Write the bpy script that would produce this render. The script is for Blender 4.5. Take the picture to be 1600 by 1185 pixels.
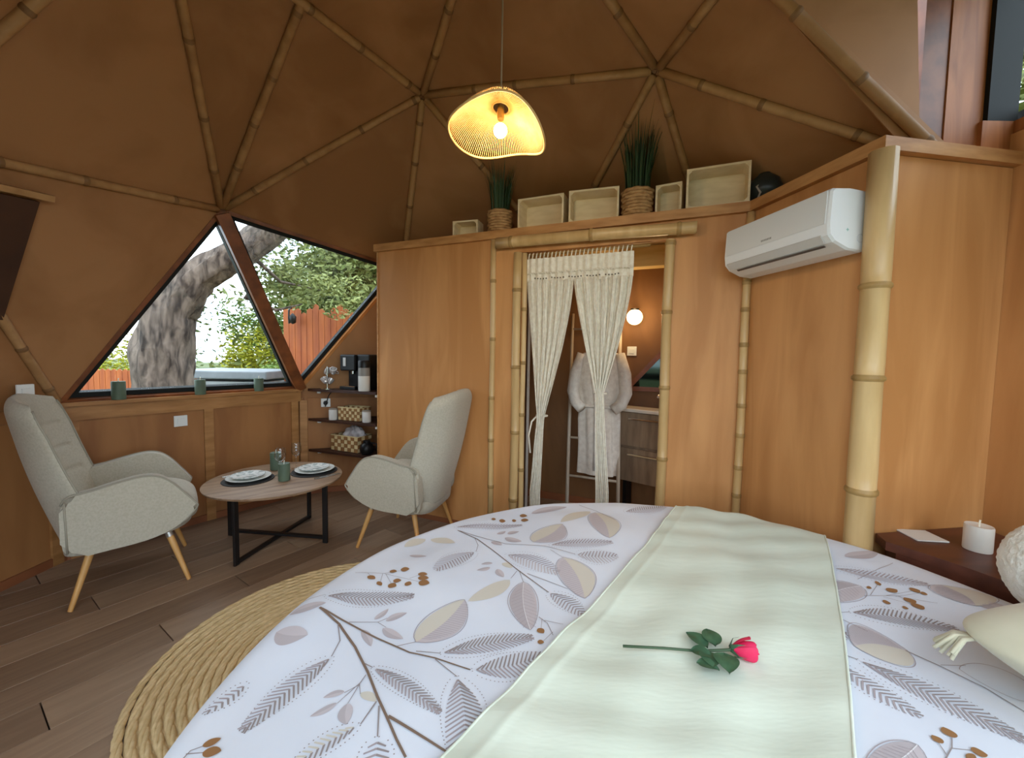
import bpy, bmesh, math, random
from mathutils import Vector, Matrix
rnd = random.Random(7)
scene = bpy.context.scene
for o in list(bpy.data.objects): bpy.data.objects.remove(o)
COL = scene.collection
V = Vector
PI = math.pi

# ------------------------------------------------------------------ camera
cam_d = bpy.data.cameras.new('camera'); cam = bpy.data.objects.new('camera', cam_d); COL.objects.link(cam)
cam_d.sensor_fit = 'HORIZONTAL'; cam_d.sensor_width = 36; cam_d.lens = 36*630/1600; cam_d.clip_start = .02
PITCH, ROLL = .06, .0165
fw = V((0, math.cos(PITCH), -math.sin(PITCH))); up0 = V((0, math.sin(PITCH), math.cos(PITCH))); rt0 = V((1, 0, 0))
rt = rt0*math.cos(ROLL)+up0*math.sin(ROLL); upv = up0*math.cos(ROLL)-rt0*math.sin(ROLL)
cam.matrix_world = Matrix(((rt.x, upv.x, -fw.x, 0), (rt.y, upv.y, -fw.y, 0), (rt.z, upv.z, -fw.z, 1.3), (0, 0, 0, 1)))
scene.camera = cam

# ------------------------------------------------------------------ world, daylight, exposure
SKY = 5.3
w = bpy.data.worlds.new('sky'); scene.world = w; w.use_nodes = True
nt = w.node_tree; nt.nodes.clear()
bgn = nt.nodes.new('ShaderNodeBackground'); won = nt.nodes.new('ShaderNodeOutputWorld')
tcn = nt.nodes.new('ShaderNodeTexCoord'); nzn = nt.nodes.new('ShaderNodeTexNoise'); crn = nt.nodes.new('ShaderNodeValToRGB')
nzn.inputs['Scale'].default_value = 4.0; nzn.inputs['Detail'].default_value = 5
crn.color_ramp.elements[0].position = .42; crn.color_ramp.elements[0].color = (.62, .80, 1.0, 1)
crn.color_ramp.elements[1].position = .60; crn.color_ramp.elements[1].color = (.94, .97, 1.0, 1)
nt.links.new(tcn.outputs['Generated'], nzn.inputs['Vector']); nt.links.new(nzn.outputs['Fac'], crn.inputs['Fac'])
nt.links.new(crn.outputs['Color'], bgn.inputs['Color']); bgn.inputs['Strength'].default_value = SKY
nt.links.new(bgn.outputs[0], won.inputs[0])
scene.view_settings.view_transform = 'Standard'; scene.view_settings.look = 'None'
scene.view_settings.gamma = 1; scene.view_settings.use_curve_mapping = False
scene.view_settings.exposure = 0.0

def portal(name, loc, target, sx, sy):
    d = bpy.data.lights.new(name, 'AREA'); d.shape = 'RECTANGLE'; d.size = sx; d.size_y = sy
    o = bpy.data.objects.new(name, d); COL.objects.link(o); o.location = loc
    o.rotation_euler = (V(target)-V(loc)).to_track_quat('-Z', 'Z').to_euler()
    d.cycles.is_portal = True
    return o
portal('daylight_portal_back', (-.25, -.9, 1.5), (-.1, 1.5, 1.5), 3.4, 3.0)
portal('daylight_portal_side', (1.62, -.12, 1.2), (1.2, 1.5, 1.2), 1.2, 2.3)
portal('daylight_portal_high', (2.28, .95, 2.75), (0, .95, 2.75), 1.7, .9)
portal('daylight_portal_window', (-2.55, 3.5, 1.55), (-.9, 2.35, 1.55), 2.4, 1.5)

# ------------------------------------------------------------------ materials
def lin(c):
    def f(u):
        u /= 255.0
        return u/12.92 if u <= .04045 else ((u+.055)/1.055)**2.4
    return tuple(f(u) for u in c)+(1,)
MATS = {}
def mat(name, c1, c2=None, rough=.6, metal=0, scale=(4, 4, 4), detail=4, bump=0, bscale=None, spec=.4, coord='Object', dist=0, transl=0, sheen=0, emit=0, wave=None, island=0, pos=(.35, .65)):
    if name in MATS: return MATS[name]
    m = bpy.data.materials.new(name); m.use_nodes = True; t = m.node_tree; n = t.nodes; L = t.links
    b = n['Principled BSDF']; b.inputs['Roughness'].default_value = rough; b.inputs['Metallic'].default_value = metal
    b.inputs['Specular IOR Level'].default_value = spec
    b.inputs['Base Color'].default_value = lin(c1)
    if sheen: b.inputs['Sheen Weight'].default_value = sheen
    if transl: b.inputs['Subsurface Weight'].default_value = transl; b.inputs['Subsurface Radius'].default_value = (.02, .02, .02)
    if emit: b.inputs['Emission Color'].default_value = lin(c1); b.inputs['Emission Strength'].default_value = emit
    if c2 is not None or bump:
        tc = n.new('ShaderNodeTexCoord'); mp = n.new('ShaderNodeMapping'); mp.inputs['Scale'].default_value = scale
        L.new(tc.outputs[coord], mp.inputs['Vector'])
        nz = n.new('ShaderNodeTexNoise'); nz.inputs['Scale'].default_value = 1; nz.inputs['Detail'].default_value = detail; nz.inputs['Distortion'].default_value = dist
        L.new(mp.outputs[0], nz.inputs['Vector'])
        src = nz.outputs['Fac']
        if wave:
            wv = n.new('ShaderNodeTexWave'); wv.wave_type = wave[0]; wv.inputs['Scale'].default_value = wave[1]; wv.inputs['Distortion'].default_value = wave[2]; wv.inputs['Detail'].default_value = 3
            if wave[0] == 'BANDS' and len(wave) > 3: wv.bands_direction = wave[3]
            L.new(mp.outputs[0], wv.inputs['Vector'])
            mx = n.new('ShaderNodeMath'); mx.operation = 'ADD'; ml = n.new('ShaderNodeMath'); ml.operation = 'MULTIPLY'; ml.inputs[1].default_value = .35
            sb = n.new('ShaderNodeMath'); sb.operation = 'SUBTRACT'; sb.inputs[1].default_value = .5
            L.new(wv.outputs['Fac'], sb.inputs[0]); L.new(sb.outputs[0], ml.inputs[0]); L.new(src, mx.inputs[0]); L.new(ml.outputs[0], mx.inputs[1]); src = mx.outputs[0]
        if island:
            g = n.new('ShaderNodeNewGeometry'); oi = n.new('ShaderNodeObjectInfo')
            s1 = n.new('ShaderNodeMath'); s1.operation = 'MULTIPLY_ADD'; s1.inputs[1].default_value = island
            L.new(g.outputs['Random Per Island'] if island > 0 else oi.outputs['Random'], s1.inputs[0])
            s1.inputs[1].default_value = abs(island); L.new(src, s1.inputs[2])
            s2 = n.new('ShaderNodeMath'); s2.operation = 'SUBTRACT'; s2.inputs[1].default_value = abs(island)/2; L.new(s1.outputs[0], s2.inputs[0]); src = s2.outputs[0]
        if c2 is not None:
            cr = n.new('ShaderNodeValToRGB'); cr.color_ramp.elements[0].color = lin(c1); cr.color_ramp.elements[1].color = lin(c2)
            cr.color_ramp.elements[0].position = pos[0]; cr.color_ramp.elements[1].position = pos[1]
            L.new(src, cr.inputs['Fac']); L.new(cr.outputs['Color'], b.inputs['Base Color'])
        if bump:
            bp = n.new('ShaderNodeBump'); bp.inputs['Strength'].default_value = bump; bp.inputs['Distance'].default_value = .01
            if bscale:
                m2 = n.new('ShaderNodeMapping'); m2.inputs['Scale'].default_value = bscale; L.new(tc.outputs[coord], m2.inputs['Vector'])
                n2 = n.new('ShaderNodeTexNoise'); n2.inputs['Scale'].default_value = 1; n2.inputs['Detail'].default_value = 3; L.new(m2.outputs[0], n2.inputs['Vector']); L.new(n2.outputs['Fac'], bp.inputs['Height'])
            else: L.new(src, bp.inputs['Height'])
            L.new(bp.outputs[0], b.inputs['Normal'])
    MATS[name] = m; return m

def glassmat(name, tint=(1, 1, 1), refl=1.0, ior=1.45):
    m = bpy.data.materials.new(name); m.use_nodes = True; t = m.node_tree; n = t.nodes; L = t.links; n.clear()
    o = n.new('ShaderNodeOutputMaterial'); tr = n.new('ShaderNodeBsdfTransparent'); gl = n.new('ShaderNodeBsdfGlossy'); mx = n.new('ShaderNodeMixShader'); fr = n.new('ShaderNodeFresnel')
    ge = n.new('ShaderNodeNewGeometry'); ma = n.new('ShaderNodeMath'); ma.operation = 'MULTIPLY_ADD'; ma.inputs[1].default_value = 1/ior-ior; ma.inputs[2].default_value = ior
    L.new(ge.outputs['Backfacing'], ma.inputs[0]); L.new(ma.outputs[0], fr.inputs['IOR']); tr.inputs['Color'].default_value = (*tint, 1); gl.inputs['Roughness'].default_value = .02
    ml = n.new('ShaderNodeMath'); ml.operation = 'MULTIPLY'; ml.inputs[1].default_value = refl; L.new(fr.outputs[0], ml.inputs[0])
    L.new(ml.outputs[0], mx.inputs['Fac']); L.new(tr.outputs[0], mx.inputs[1]); L.new(gl.outputs[0], mx.inputs[2]); L.new(mx.outputs[0], o.inputs[0])
    MATS[name] = m; return m

M_dome = mat('dome_plywood', (146, 102, 62), (168, 122, 80), rough=.62, scale=(2.2, 2.2, 2.2), detail=5, dist=.6, spec=.25, island=-.25)
M_wall = mat('wall_plywood', (186, 129, 75), (208, 151, 94), rough=.5, scale=(7, 7, .9), detail=6, dist=.8, spec=.3, island=-.2)
M_low = mat('low_wall_plywood', (150, 100, 58), (170, 118, 70), rough=.55, scale=(6, 6, 1.2), detail=5, dist=.6, spec=.3)
M_rail = mat('rail_wood', (158, 110, 62), (184, 134, 82), rough=.5, scale=(4, 4, 22), detail=5, spec=.35, bump=.05)
M_ledge = mat('ledge_wood', (170, 118, 68), (200, 148, 92), rough=.5, scale=(5, 5, 26), detail=5, spec=.35, bump=.05)
M_post = mat('red_wood', (150, 88, 44), (184, 116, 66), rough=.5, scale=(16, 16, 1.4), detail=6, dist=1.2, spec=.35, bump=.06)
M_beam = mat('dark_beam_wood', (104, 56, 26), (140, 80, 38), rough=.42, scale=(9, 9, 9), detail=5, spec=.45)
M_reveal = mat('reveal_wood', (176, 112, 54), (198, 134, 74), rough=.5, scale=(9, 9, 9), detail=4)
M_alu = mat('dark_aluminium', (30, 33, 32), rough=.6, spec=.2)
M_glass = glassmat('window_glass', (.97, .98, .97), .8)
M_bam = mat('bamboo', (196, 160, 106), (216, 182, 128), rough=.38, scale=(14, 14, 2), detail=5, spec=.5, island=-.3)
M_bamnode = mat('bamboo_node', (150, 116, 66), (172, 138, 84), rough=.5, scale=(20, 20, 20))
M_bamd = mat('bamboo_shaded', (156, 116, 74), (176, 136, 90), rough=.5, scale=(14, 14, 14), detail=5, spec=.3, island=-.4)  # same bamboo as the wall poles, the dome's shade put into its colour
M_bamdnode = mat('bamboo_shaded_node', (122, 88, 54), (138, 104, 66), rough=.6, scale=(20, 20, 20))
M_plank = mat('floor_oak_dark', (126, 101, 80), (162, 135, 110), rough=.42, scale=(16, 1.6, 16), detail=7, dist=1.4, spec=.45, bump=.04, island=-.5, pos=(.2, .85))
M_base = mat('baseboard_brown', (130, 76, 46), (148, 90, 56), rough=.5, scale=(5, 5, 5))
M_white = mat('white_plastic', (232, 234, 230), rough=.35, spec=.5)
M_black = mat('black_plastic', (15, 15, 16), rough=.4, spec=.3)

# ------------------------------------------------------------------ geometry helpers
class MB:
    def __init__(s): s.v = []; s.f = []; s.m = []; s.mi = 0
    def add(s, vs, fs):
        k = len(s.v); s.v += [tuple(p) for p in vs]
        for f in fs: s.f.append(tuple(i+k for i in f)); s.m.append(s.mi)
        return s
    def box(s, c, size, rot=None, bev=0):
        bm = bmesh.new(); bmesh.ops.create_cube(bm, size=1)
        for q in bm.verts: q.co = V((q.co.x*size[0], q.co.y*size[1], q.co.z*size[2]))
        if bev: bmesh.ops.bevel(bm, geom=bm.edges[:], offset=bev, segments=2, affect='EDGES', profile=.5)
        return s.bm(bm, c, rot)
    def bm(s, bm, c=(0, 0, 0), rot=None):
        R = rot if rot is not None else Matrix.Identity(3)
        bm.verts.index_update(); s.add([R @ q.co+V(c) for q in bm.verts], [[q.index for q in f.verts] for f in bm.faces]); bm.free(); return s
    def tube(s, path, rad, n=10, cap=True, closed=False):
        path = [V(p) for p in path]; N = len(path); rad = rad if hasattr(rad, '__len__') else [rad]*N
        rings = []; prev = None
        for i, p in enumerate(path):
            a = path[max(i-1, 0)] if not closed else path[i-1]; b = path[min(i+1, N-1)] if not closed else path[(i+1) % N]
            d = (b-a).normalized() if (b-a).length > 1e-9 else V((0, 0, 1))
            if prev is None:
                u = d.cross(V((0, 0, 1)));  u = u if u.length > .1 else d.cross(V((1, 0, 0)))
                u.normalize()
            else:
                u = prev-d*prev.dot(d); u.normalize()
            prev = u; w2 = d.cross(u)
            rings.append([p+(u*math.cos(2*PI*k/n)+w2*math.sin(2*PI*k/n))*rad[i] for k in range(n)])
        vs = [q for r in rings for q in r]; fs = []
        for i in range(N if closed else N-1):
            j = (i+1) % N
            for k in range(n): fs.append((i*n+k, i*n+(k+1) % n, j*n+(k+1) % n, j*n+k))
        if cap and not closed: fs.append(tuple(range(n-1, -1, -1))); fs.append(tuple((N-1)*n+k for k in range(n)))
        return s.add(vs, fs)
    def lathe(s, prof, n=24, c=(0, 0, 0), rot=None):
        c = V(c); R = rot if rot is not None else Matrix.Identity(3); vs = []; fs = []
        for r, z in prof:
            for k in range(n): vs.append(c+R @ V((r*math.cos(2*PI*k/n), r*math.sin(2*PI*k/n), z)))
        for i in range(len(prof)-1):
            for k in range(n): fs.append((i*n+k, i*n+(k+1) % n, (i+1)*n+(k+1) % n, (i+1)*n+k))
        if prof[0][0] > 1e-6: fs.append(tuple(range(n-1, -1, -1)))
        if prof[-1][0] > 1e-6: fs.append(tuple((len(prof)-1)*n+k for k in range(n)))
        return s.add(vs, fs)
    def plate(s, poly, off):           # polygon of 3D points extruded by vector off
        n = len(poly); off = V(off); vs = [V(p) for p in poly]+[V(p)+off for p in poly]
        fs = [tuple(range(n-1, -1, -1)), tuple(range(n, 2*n))]+[(i, (i+1) % n, n+(i+1) % n, n+i) for i in range(n)]
        return s.add(vs, fs)
    def bar(s, p, q, nrm, wd, d0, d1, ext=0, so=0):   # bar along p-q; width wd across; depth from d0 to d1 along nrm
        p = V(p); q = V(q); d = (q-p).normalized(); p = p-d*ext; q = q+d*ext; n = V(nrm); n = (n-d*n.dot(d)).normalized(); sd = d.cross(n)
        a = [p+sd*(so-wd/2)+n*d0, p+sd*(so+wd/2)+n*d0, p+sd*(so+wd/2)+n*d1, p+sd*(so-wd/2)+n*d1]
        return s.plate(a, q-p)
    def grid(s, fn, nu, nv, cu=False, cv=False):
        U = nu if cu else nu+1; W = nv if cv else nv+1
        vs = [fn(i/nu, j/nv) for j in range(W) for i in range(U)]; fs = []
        for j in range(nv):
            for i in range(nu): fs.append((j*U+i, j*U+(i+1) % U, ((j+1) % W)*U+(i+1) % U, ((j+1) % W)*U+i))
        return s.add(vs, fs)
    def build(s, name, mats, parent=None, smooth=False, fixn=True, angle=None):
        me = bpy.data.meshes.new(name); me.from_pydata(s.v, [], s.f)
        mats = mats if isinstance(mats, (list, tuple)) else [mats]
        for m in mats: me.materials.append(m)
        if len(mats) > 1: me.polygons.foreach_set('material_index', s.m)
        if fixn:
            bm = bmesh.new(); bm.from_mesh(me); bmesh.ops.recalc_face_normals(bm, faces=bm.faces[:]); bm.to_mesh(me); bm.free()
        if smooth:
            me.polygons.foreach_set('use_smooth', [True]*len(me.polygons))
            if angle is not None: me.set_sharp_from_angle(angle=math.radians(angle))
        me.update()
        o = bpy.data.objects.new(name, me); COL.objects.link(o)
        if parent: o.parent = parent
        return o
def tag(o, label=None, cat=None, group=None, kind=None):
    if label: o['label'] = label
    if cat: o['category'] = cat
    if group: o['group'] = group
    if kind: o['kind'] = kind
    return o
def thing(name, label, cat, loc=(0, 0, 0), rz=0, group=None, kind=None):
    o = bpy.data.objects.new(name, None); COL.objects.link(o); o.location = loc; o.rotation_euler = (0, 0, rz); o.empty_display_size = .1
    return tag(o, label, cat, group, kind)
def copy_tree(o, parent=None):
    c = o.copy(); COL.objects.link(c); c.parent = parent
    for ch in [x for x in bpy.data.objects if x.parent == o]: copy_tree(ch, c)
    return c
def rotz(a): return Matrix.Rotation(a, 3, 'Z')
def sph_bm(r, seg=20, rings=12):
    bm = bmesh.new(); bmesh.ops.create_uvsphere(bm, u_segments=seg, v_segments=rings, radius=r); return bm
def bamboo(mb, p, q, r, step=.28, n=10, seed=0):
    rr = random.Random(seed*13+5); p = V(p); q = V(q); L = (q-p).length; d = (q-p)/L
    t = -rr.random()*step*.7; nodes = []
    while t < L:
        if t > .02 and t < L-.02: nodes.append(t)
        t += step*(.75+.5*rr.random())
    st = [(0, 1.0, 0)]
    for x in nodes: st += [(x-.014, .97, 0), (x-.006, 1.13, 1), (x+.004, 1.13, 1), (x+.012, .98, 0), (min(x+.06, L-.001), 1.0, 0)]
    st.append((L, 1.0, 0)); st.sort()
    wob = lambda t: V((math.sin(t*5+seed), math.cos(t*4+seed*2), math.sin(t*3+seed*3)))*r*.09
    path = [p+d*a+wob(a) for a, b, c in st]; rad = [r*b*(1-.06*a/L) for a, b, c in st]
    k = len(mb.f); mb.mi = 0; mb.tube(path, rad, n)
    for i in range(len(st)-1):
        if st[i][2] or st[i+1][2]:
            for j in range(n): mb.m[k+i*n+j] = 1
    return mb
# ------------------------------------------------------------------ the place: plan of the ten-sided dome
CX, CY, ZB, RD = -.455, 1.75, .95, 2.35
def dv(az, el, R=RD):
    a = math.radians(az); e = math.radians(el)
    return V((CX+R*math.cos(e)*math.cos(a), CY+R*math.cos(e)*math.sin(a), ZB+R*math.sin(e)))
CEN = V((CX, CY, 1.2))
BV = [dv(164-36*k, 0) for k in range(10)]
A = V((-2.042, 2.865, 2.277)); B = V((-.633, 2.815, 3.037)); C = V((.771, 2.307, 2.876)); D = V((-1.011, 3.740, 2.070))
E_ = V((.373, 3.580, 2.169)); F = V((1.561, 3.170, 1.992)); W = V((-1.414, 1.689, 3.094)); X = V((.887, 1.712, 2.879)); T = V((-.076, 1.657, 3.267))
Lp = V((-2.491, 1.627, 2.117)); G = V((1.784, 1.74, 2.141)); K1 = V((1.62, 1.745, 2.99)); K0 = V((1.70, 1.745, 2.12))
H = dv(-34, 26.57); I = dv(-70, 31.72); J = dv(-106, 26.57); K = dv(-142, 31.72); Y = dv(-106, 58.28)
SEAM = (B*.405+W*.595)
def outn(P, Q, S):
    n = (Q-P).cross(S-P).normalized()
    if P is X and S in (K0, K1) and Q in (G, K0): return n if n.y > 0 else -n
    return n if n.dot((P+Q+S)/3-CEN) > 0 else -n

floor = thing('floor', 'dark brown wooden plank floor', None, kind='structure')
PA = math.radians(56)
mbp = MB(); mbp.box((0, 0, 0), (.186, 1.296, .02), bev=.0015)
plank0 = None
for r in range(-16, 17):
    for c in range(-3, 4):
        lx = r*.188; ly = c*1.3+((r*37) % 10)*.13-.6
        p = rotz(PA-PI/2) @ V((lx, ly, 0))
        x, y = CX+p.x, CY+p.y
        if math.hypot(p.x, p.y) > 2.75 and not (x > 1.2 and y < 2.2 and math.hypot(p.x, p.y) < 3.3): continue
        if plank0 is None: plank0 = mbp.build('plank', M_plank, floor); o = plank0
        else: o = plank0.copy(); COL.objects.link(o)
        o.location = (x, y, -.010); o.rotation_euler = (0, 0, PA-PI/2)
sub = MB(); sub.lathe([(3.4, -.05), (3.4, -.021)], 40, (CX+.1, CY, 0)); sub.build('subfloor', M_black, floor)

# ceiling: triangular panels, each a plate, with bamboo along the joints
ceil = thing('ceiling', 'brown triangular dome panels with bamboo strips over the joints', None, kind='structure')
tri = [(T, B, C), (T, C, X), (T, X, Y), (T, Y, W), (T, W, B), (A, B, SEAM), (A, SEAM, W), (A, B, D), (B, D, E_), (B, C, E_), (C, E_, F), (C, F, G), (C, G, X), (X, G, K0), (X, K0, K1),
       (A, W, Lp), (A, Lp, BV[0]), (D, BV[1], BV[2]), (D, E_, BV[2]), (E_, BV[2], BV[3]), (E_, F, BV[3]), (F, BV[3], BV[4]), (F, G, BV[4]),
       (W, Lp, K), (W, Y, K), (Y, K, J), (Lp, K, BV[9]), (Lp, BV[9], BV[0]), (K, BV[8], BV[9]), (K, J, BV[8]), (X, Y, I)]
for P, Q, S in tri:
    n = outn(P, Q, S); c = (P+Q+S)/3
    ins = [p+(c-p).normalized()*.004 for p in (P, Q, S)]
    mb = MB().plate(ins, n*(.005 if P is X and S in (K0, K1) else .03)); mb.build('panel', M_dome, ceil)
back = MB()
for P, Q, S in tri:
    if P is X and S in (K0, K1): continue
    n = outn(P, Q, S); c = (P+Q+S)/3
    back.plate([c+(p-c)*1.03+n*.031 for p in (P, Q, S)], n*.03)
back.build('backing', M_dome, ceil)
strips = [(A, B), (A, SEAM), (A, W), (A, Lp), (B, C), (B, W), (B, T), (C, T), (C, X), (C, G), (C, F), (C, E_), (B, E_), (B, D), (X, G), (X, T), (W, T), (W, Lp), (Lp, BV[0]), (Lp, BV[9]), (W, Y), (T, Y), (Lp, K), (W, K), (Y, K), (X, Y), (D, E_)]
for i, (p, q) in enumerate(strips):
    d = (q-p).normalized(); inn = (CEN-(p+q)/2).normalized()*.012
    if (p, q) == (X, G): inn = V((-.004, -.018, -.008))
    a = p+inn+d*.03; b = q+inn-d*.03
    if (p, q) == (A, SEAM): b = q+inn-d*.02
    mb = bamboo(MB(), a, b, .024, .36, 9, i); mb.build('bamboo_strip', [M_bamd, M_bamdnode], ceil, smooth=True)
# bay roof over the high window (right of the dome)
R1 = V((2.25, 1.80, 3.12)); R2 = V((2.25, .15, 3.12))
for poly in ([X, K1, R1, R2], [X, R2, I]):
    n = V((0, 0, 1)); MB().plate(poly, n*.03).build('panel', M_dome, ceil)

# low walls of the dome
def lowwall(name, p, q, panels, label):
    wl = thing(name, label, None, kind='structure'); p = V((p.x, p.y, 0)); q = V((q.x, q.y, 0)); d = (q-p).normalized(); L = (q-p).length
    n = V((d.y, -d.x, 0)); n = n if n.dot(V((CX, CY, 0))-p) > 0 else -n      # inward
    MB().plate([p-n*.02-d*.03, q-n*.02+d*.03, q-n*.02+d*.03+V((0, 0, .95)), p-n*.02-d*.03+V((0, 0, .95))], -n*.05).build('backing', M_low, wl)
    stiles = [0]+panels+[L]
    for a, b in zip(stiles[:-1], stiles[1:]):
        MB().plate([p+d*(a+.03), p+d*(b-.03), p+d*(b-.03)+V((0, 0, .88)), p+d*(a+.03)+V((0, 0, .88))], -n*.02).build('panel', M_low, wl)
    for s in panels: MB().plate([p+d*(s-.03), p+d*(s+.03), p+d*(s+.03)+V((0, 0, .86)), p+d*(s-.03)+V((0, 0, .86))], n*.014).build('stile', M_rail, wl)
    MB().plate([p+V((0, 0, .0)), q, q+V((0, 0, .05)), p+V((0, 0, .05))], n*.012).build('baseboard', M_base, wl)
    return wl, p, d, n, L
wl, wp, wd, wn, wL = lowwall('wall_left', BV[0], BV[1], [.05, .755, 1.40], 'low brown panelled wall under the triangular windows')
MB().plate([wp+V((0, 0, .855)), wp+wd*wL+V((0, 0, .855)), wp+wd*wL+V((0, 0, .95)), wp+V((0, 0, .95))], wn*.02).build('rail', M_rail, wl)
MB().plate([wp-wn*.10+V((0, 0, .945)), wp+wd*wL-wn*.10+V((0, 0, .945)), wp+wd*wL+wn*.045+V((0, 0, .945)), wp+wn*.045+V((0, 0, .945))], V((0, 0, .022))).build('sill_board', M_rail, wl)
lowwall('wall_front_left', BV[9], BV[0], [.05, .72, 1.40], 'low brown panelled wall behind the left armchair')
lowwall('wall_niche', BV[1], BV[2], [.03], 'brown plywood wall behind the dark shelves')
lowwall('wall_back', BV[2], BV[3], [], 'low wall at the back of the bathroom')
lowwall('wall_back_right', BV[3], BV[4], [], 'low wall at the right of the bathroom')
lowwall('wall_front', BV[8], BV[9], [.7], 'low brown wall near the glazed front')

# triangular windows
def tri_window(name, P, Q, S, label, fr=.032, out=.03, wood=None, wi=.02):
    w_ = thing(name, label, None, kind='structure'); n = outn(P, Q, S); c = (P+Q+S)/3
    def inset(k):
        res = []
        pts = [P, Q, S]
        for i in range(3):
            a = pts[i]; b = pts[(i+1) % 3]; z = pts[i-1]
            u = (b-a).normalized(); v = (z-a).normalized(); bis = (u+v).normalized(); si = math.sqrt(max(1e-6, (1-u.dot(v))/2))
            res.append(a+bis*(k/si))
        return res
    o = inset(wi); i_ = inset(wi+fr)
    for k in range(3):
        quad = [o[k], o[(k+1) % 3], i_[(k+1) % 3], i_[k]]
        MB().plate([q+n*out for q in quad], n*.05).build('frame_bar', M_alu, w_)
    MB().plate([q+n*(out+.02) for q in i_], n*.006).build('pane', M_glass, w_)
    oo = inset(-.005)
    for k in range(3):
        m_ = (wood or [M_beam]*3)[k]
        quad = [oo[k], oo[(k+1) % 3], o[(k+1) % 3], o[k]]
        MB().plate([q-n*.01 for q in quad], n*(out+.06)).build('reveal', m_, w_)
    return w_
tri_window('window_1', BV[0]+V((0, 0, .015)), BV[1]+V((0, 0, .015)), A, 'wide triangular window with dark frame over the candle sill')
tri_window('window_2', A, BV[1], D, 'inverted triangular window with dark frame beside the coffee shelves', wood=[M_beam, M_reveal, M_beam])
bm1 = MB(); n12 = ((A+BV[1])/2-CEN).normalized()
bm1.bar(A-V((0, 0, .03)), BV[1]+V((0, 0, .02)), n12, .085, -.05, .05); bm1.build('trim_1', M_post if False else M_beam); tag(bpy.data.objects['trim_1'], 'reddish wooden beam between the two triangular windows', kind='structure')
# glazed front behind the viewer
k = 3
for P, Q, S in ((I, BV[6], BV[7]), (I, J, BV[7]), (J, BV[7], BV[8]), (Y, J, I)):
    tri_window('window_%d' % (k+1), P, Q, S, 'triangular pane of the glazed front'); k += 1
for i, (p, q) in enumerate(((BV[6], BV[7]), (BV[7], BV[8]))):
    dr = thing('door_%d' % (i+2), 'glazed door in the front of the dome', None, kind='structure')
    p = V((p.x, p.y, 0)); q = V((q.x, q.y, 0)); d = (q-p).normalized(); nn = V((d.y, -d.x, 0))
    for a, b in ((p, p+V((0, 0, .95))), (q, q+V((0, 0, .95))), (p+V((0, 0, .03)), q+V((0, 0, .03))), (p+V((0, 0, .92)), q+V((0, 0, .92)))):
        MB().bar(a, b, nn, .06, -.03, .03).build('frame_bar', M_alu, dr)
    MB().plate([p, q, q+V((0, 0, .95)), p+V((0, 0, .95))], nn*.006).build('pane', M_glass, dr)

# partition with the bathroom doorway, the air conditioner wall and the nightstand wall
Pa = V((-1.093, 3.294, 0)); Pb = V((1.31, 2.275, 0)); Pc = V((1.43, 1.62, 0)); Pd = V((2.06, 1.72, 0))
ZT = 2.105
u1 = (Pb-Pa).normalized(); n1 = V((-u1.y, u1.x, 0)); n1 = n1 if n1.y > 0 else -n1      # n1 points into the bathroom
def on1(x): t = (x-Pa.x)/u1.x; return Pa+u1*t
XL, XR = .05, .915
wp_ = thing('wall_partition', 'light plywood partition with the curtained doorway', None, kind='structure')
def wpanel(par, a, b, z0, z1, n, m=M_wall, th=.04, nm='panel'):
    return MB().plate([a+V((0, 0, z0)), b+V((0, 0, z0)), b+V((0, 0, z1)), a+V((0, 0, z1))], n*th).build(nm, m, par)
wpanel(wp_, Pa, on1(-.140), 0, ZT, n1); wpanel(wp_, on1(-.137), on1(XL), 0, ZT, n1); wpanel(wp_, on1(XL+.001), on1(XR-.001), 2.0, ZT, n1); wpanel(wp_, on1(XR), Pb, 0, ZT, n1)
Pa2 = V((-1.07, 3.86, 0)); wpanel(wp_, Pa+n1*.04+V((.002, 0, 0)), Pa2, 0, ZT, V((.04, 0, 0)), th=1)
wpanel(wp_, Pa, on1(XL), 0, .035, -n1*.008, M_base, 1, 'baseboard'); wpanel(wp_, on1(XR), Pb, 0, .035, -n1*.008, M_base, 1, 'baseboard')
MB().bar(Pa+V((-.004, 0, 0)), Pa+V((-.004, 0, ZT)), n1, .012, -.004, .04).build('edge_strip', M_ledge, wp_)
u2 = (Pc-Pb).normalized(); n2 = V((-u2.y, u2.x, 0)); n2 = n2 if n2.x > 0 else -n2
wa = thing('wall_side', 'plywood wall carrying the air conditioner', None, kind='structure'); wpanel(wa, Pb+n2*.001, Pc, 0, ZT, n2)
u3 = (Pd-Pc).normalized(); n3 = V((-u3.y, u3.x, 0)); n3 = n3 if n3.y > 0 else -n3
wn_ = thing('wall_nightstand', 'plywood wall behind the nightstand', None, kind='structure'); wpanel(wn_, Pc+u3*.001, Pd, 0, ZT, n3)
wr = thing('wall_right', 'plywood wall under the high window', None, kind='structure')
wpanel(wr, Pd+V((0, .04, 0)), V((2.12, .15, 0)), 0, 2.25, V((.05, 0, 0)), th=1)
gd = thing('door_1', 'unseen glazed door beside the bed, added to let in daylight', None, kind='structure')  # out of view, added for more daylight on the right wall and bed
ga, gb = V((2.12, .15, 0)), V((BV[6].x, BV[6].y, 0)); gn = V((.2, -1, 0)).normalized()
for a_, b_ in ((ga, ga+V((0, 0, 2.3))), (gb, gb+V((0, 0, 2.3))), (ga+V((0, 0, .04)), gb+V((0, 0, .04))), (ga+V((0, 0, 2.28)), gb+V((0, 0, 2.28)))): MB().bar(a_, b_, gn, .07, -.03, .03).build('frame_bar', M_alu, gd)
MB().plate([ga+V((0, 0, .05)), gb+V((0, 0, .05)), gb+V((0, 0, 2.25)), ga+V((0, 0, 2.25))], gn*.006).build('pane', M_glass, gd)
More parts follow.
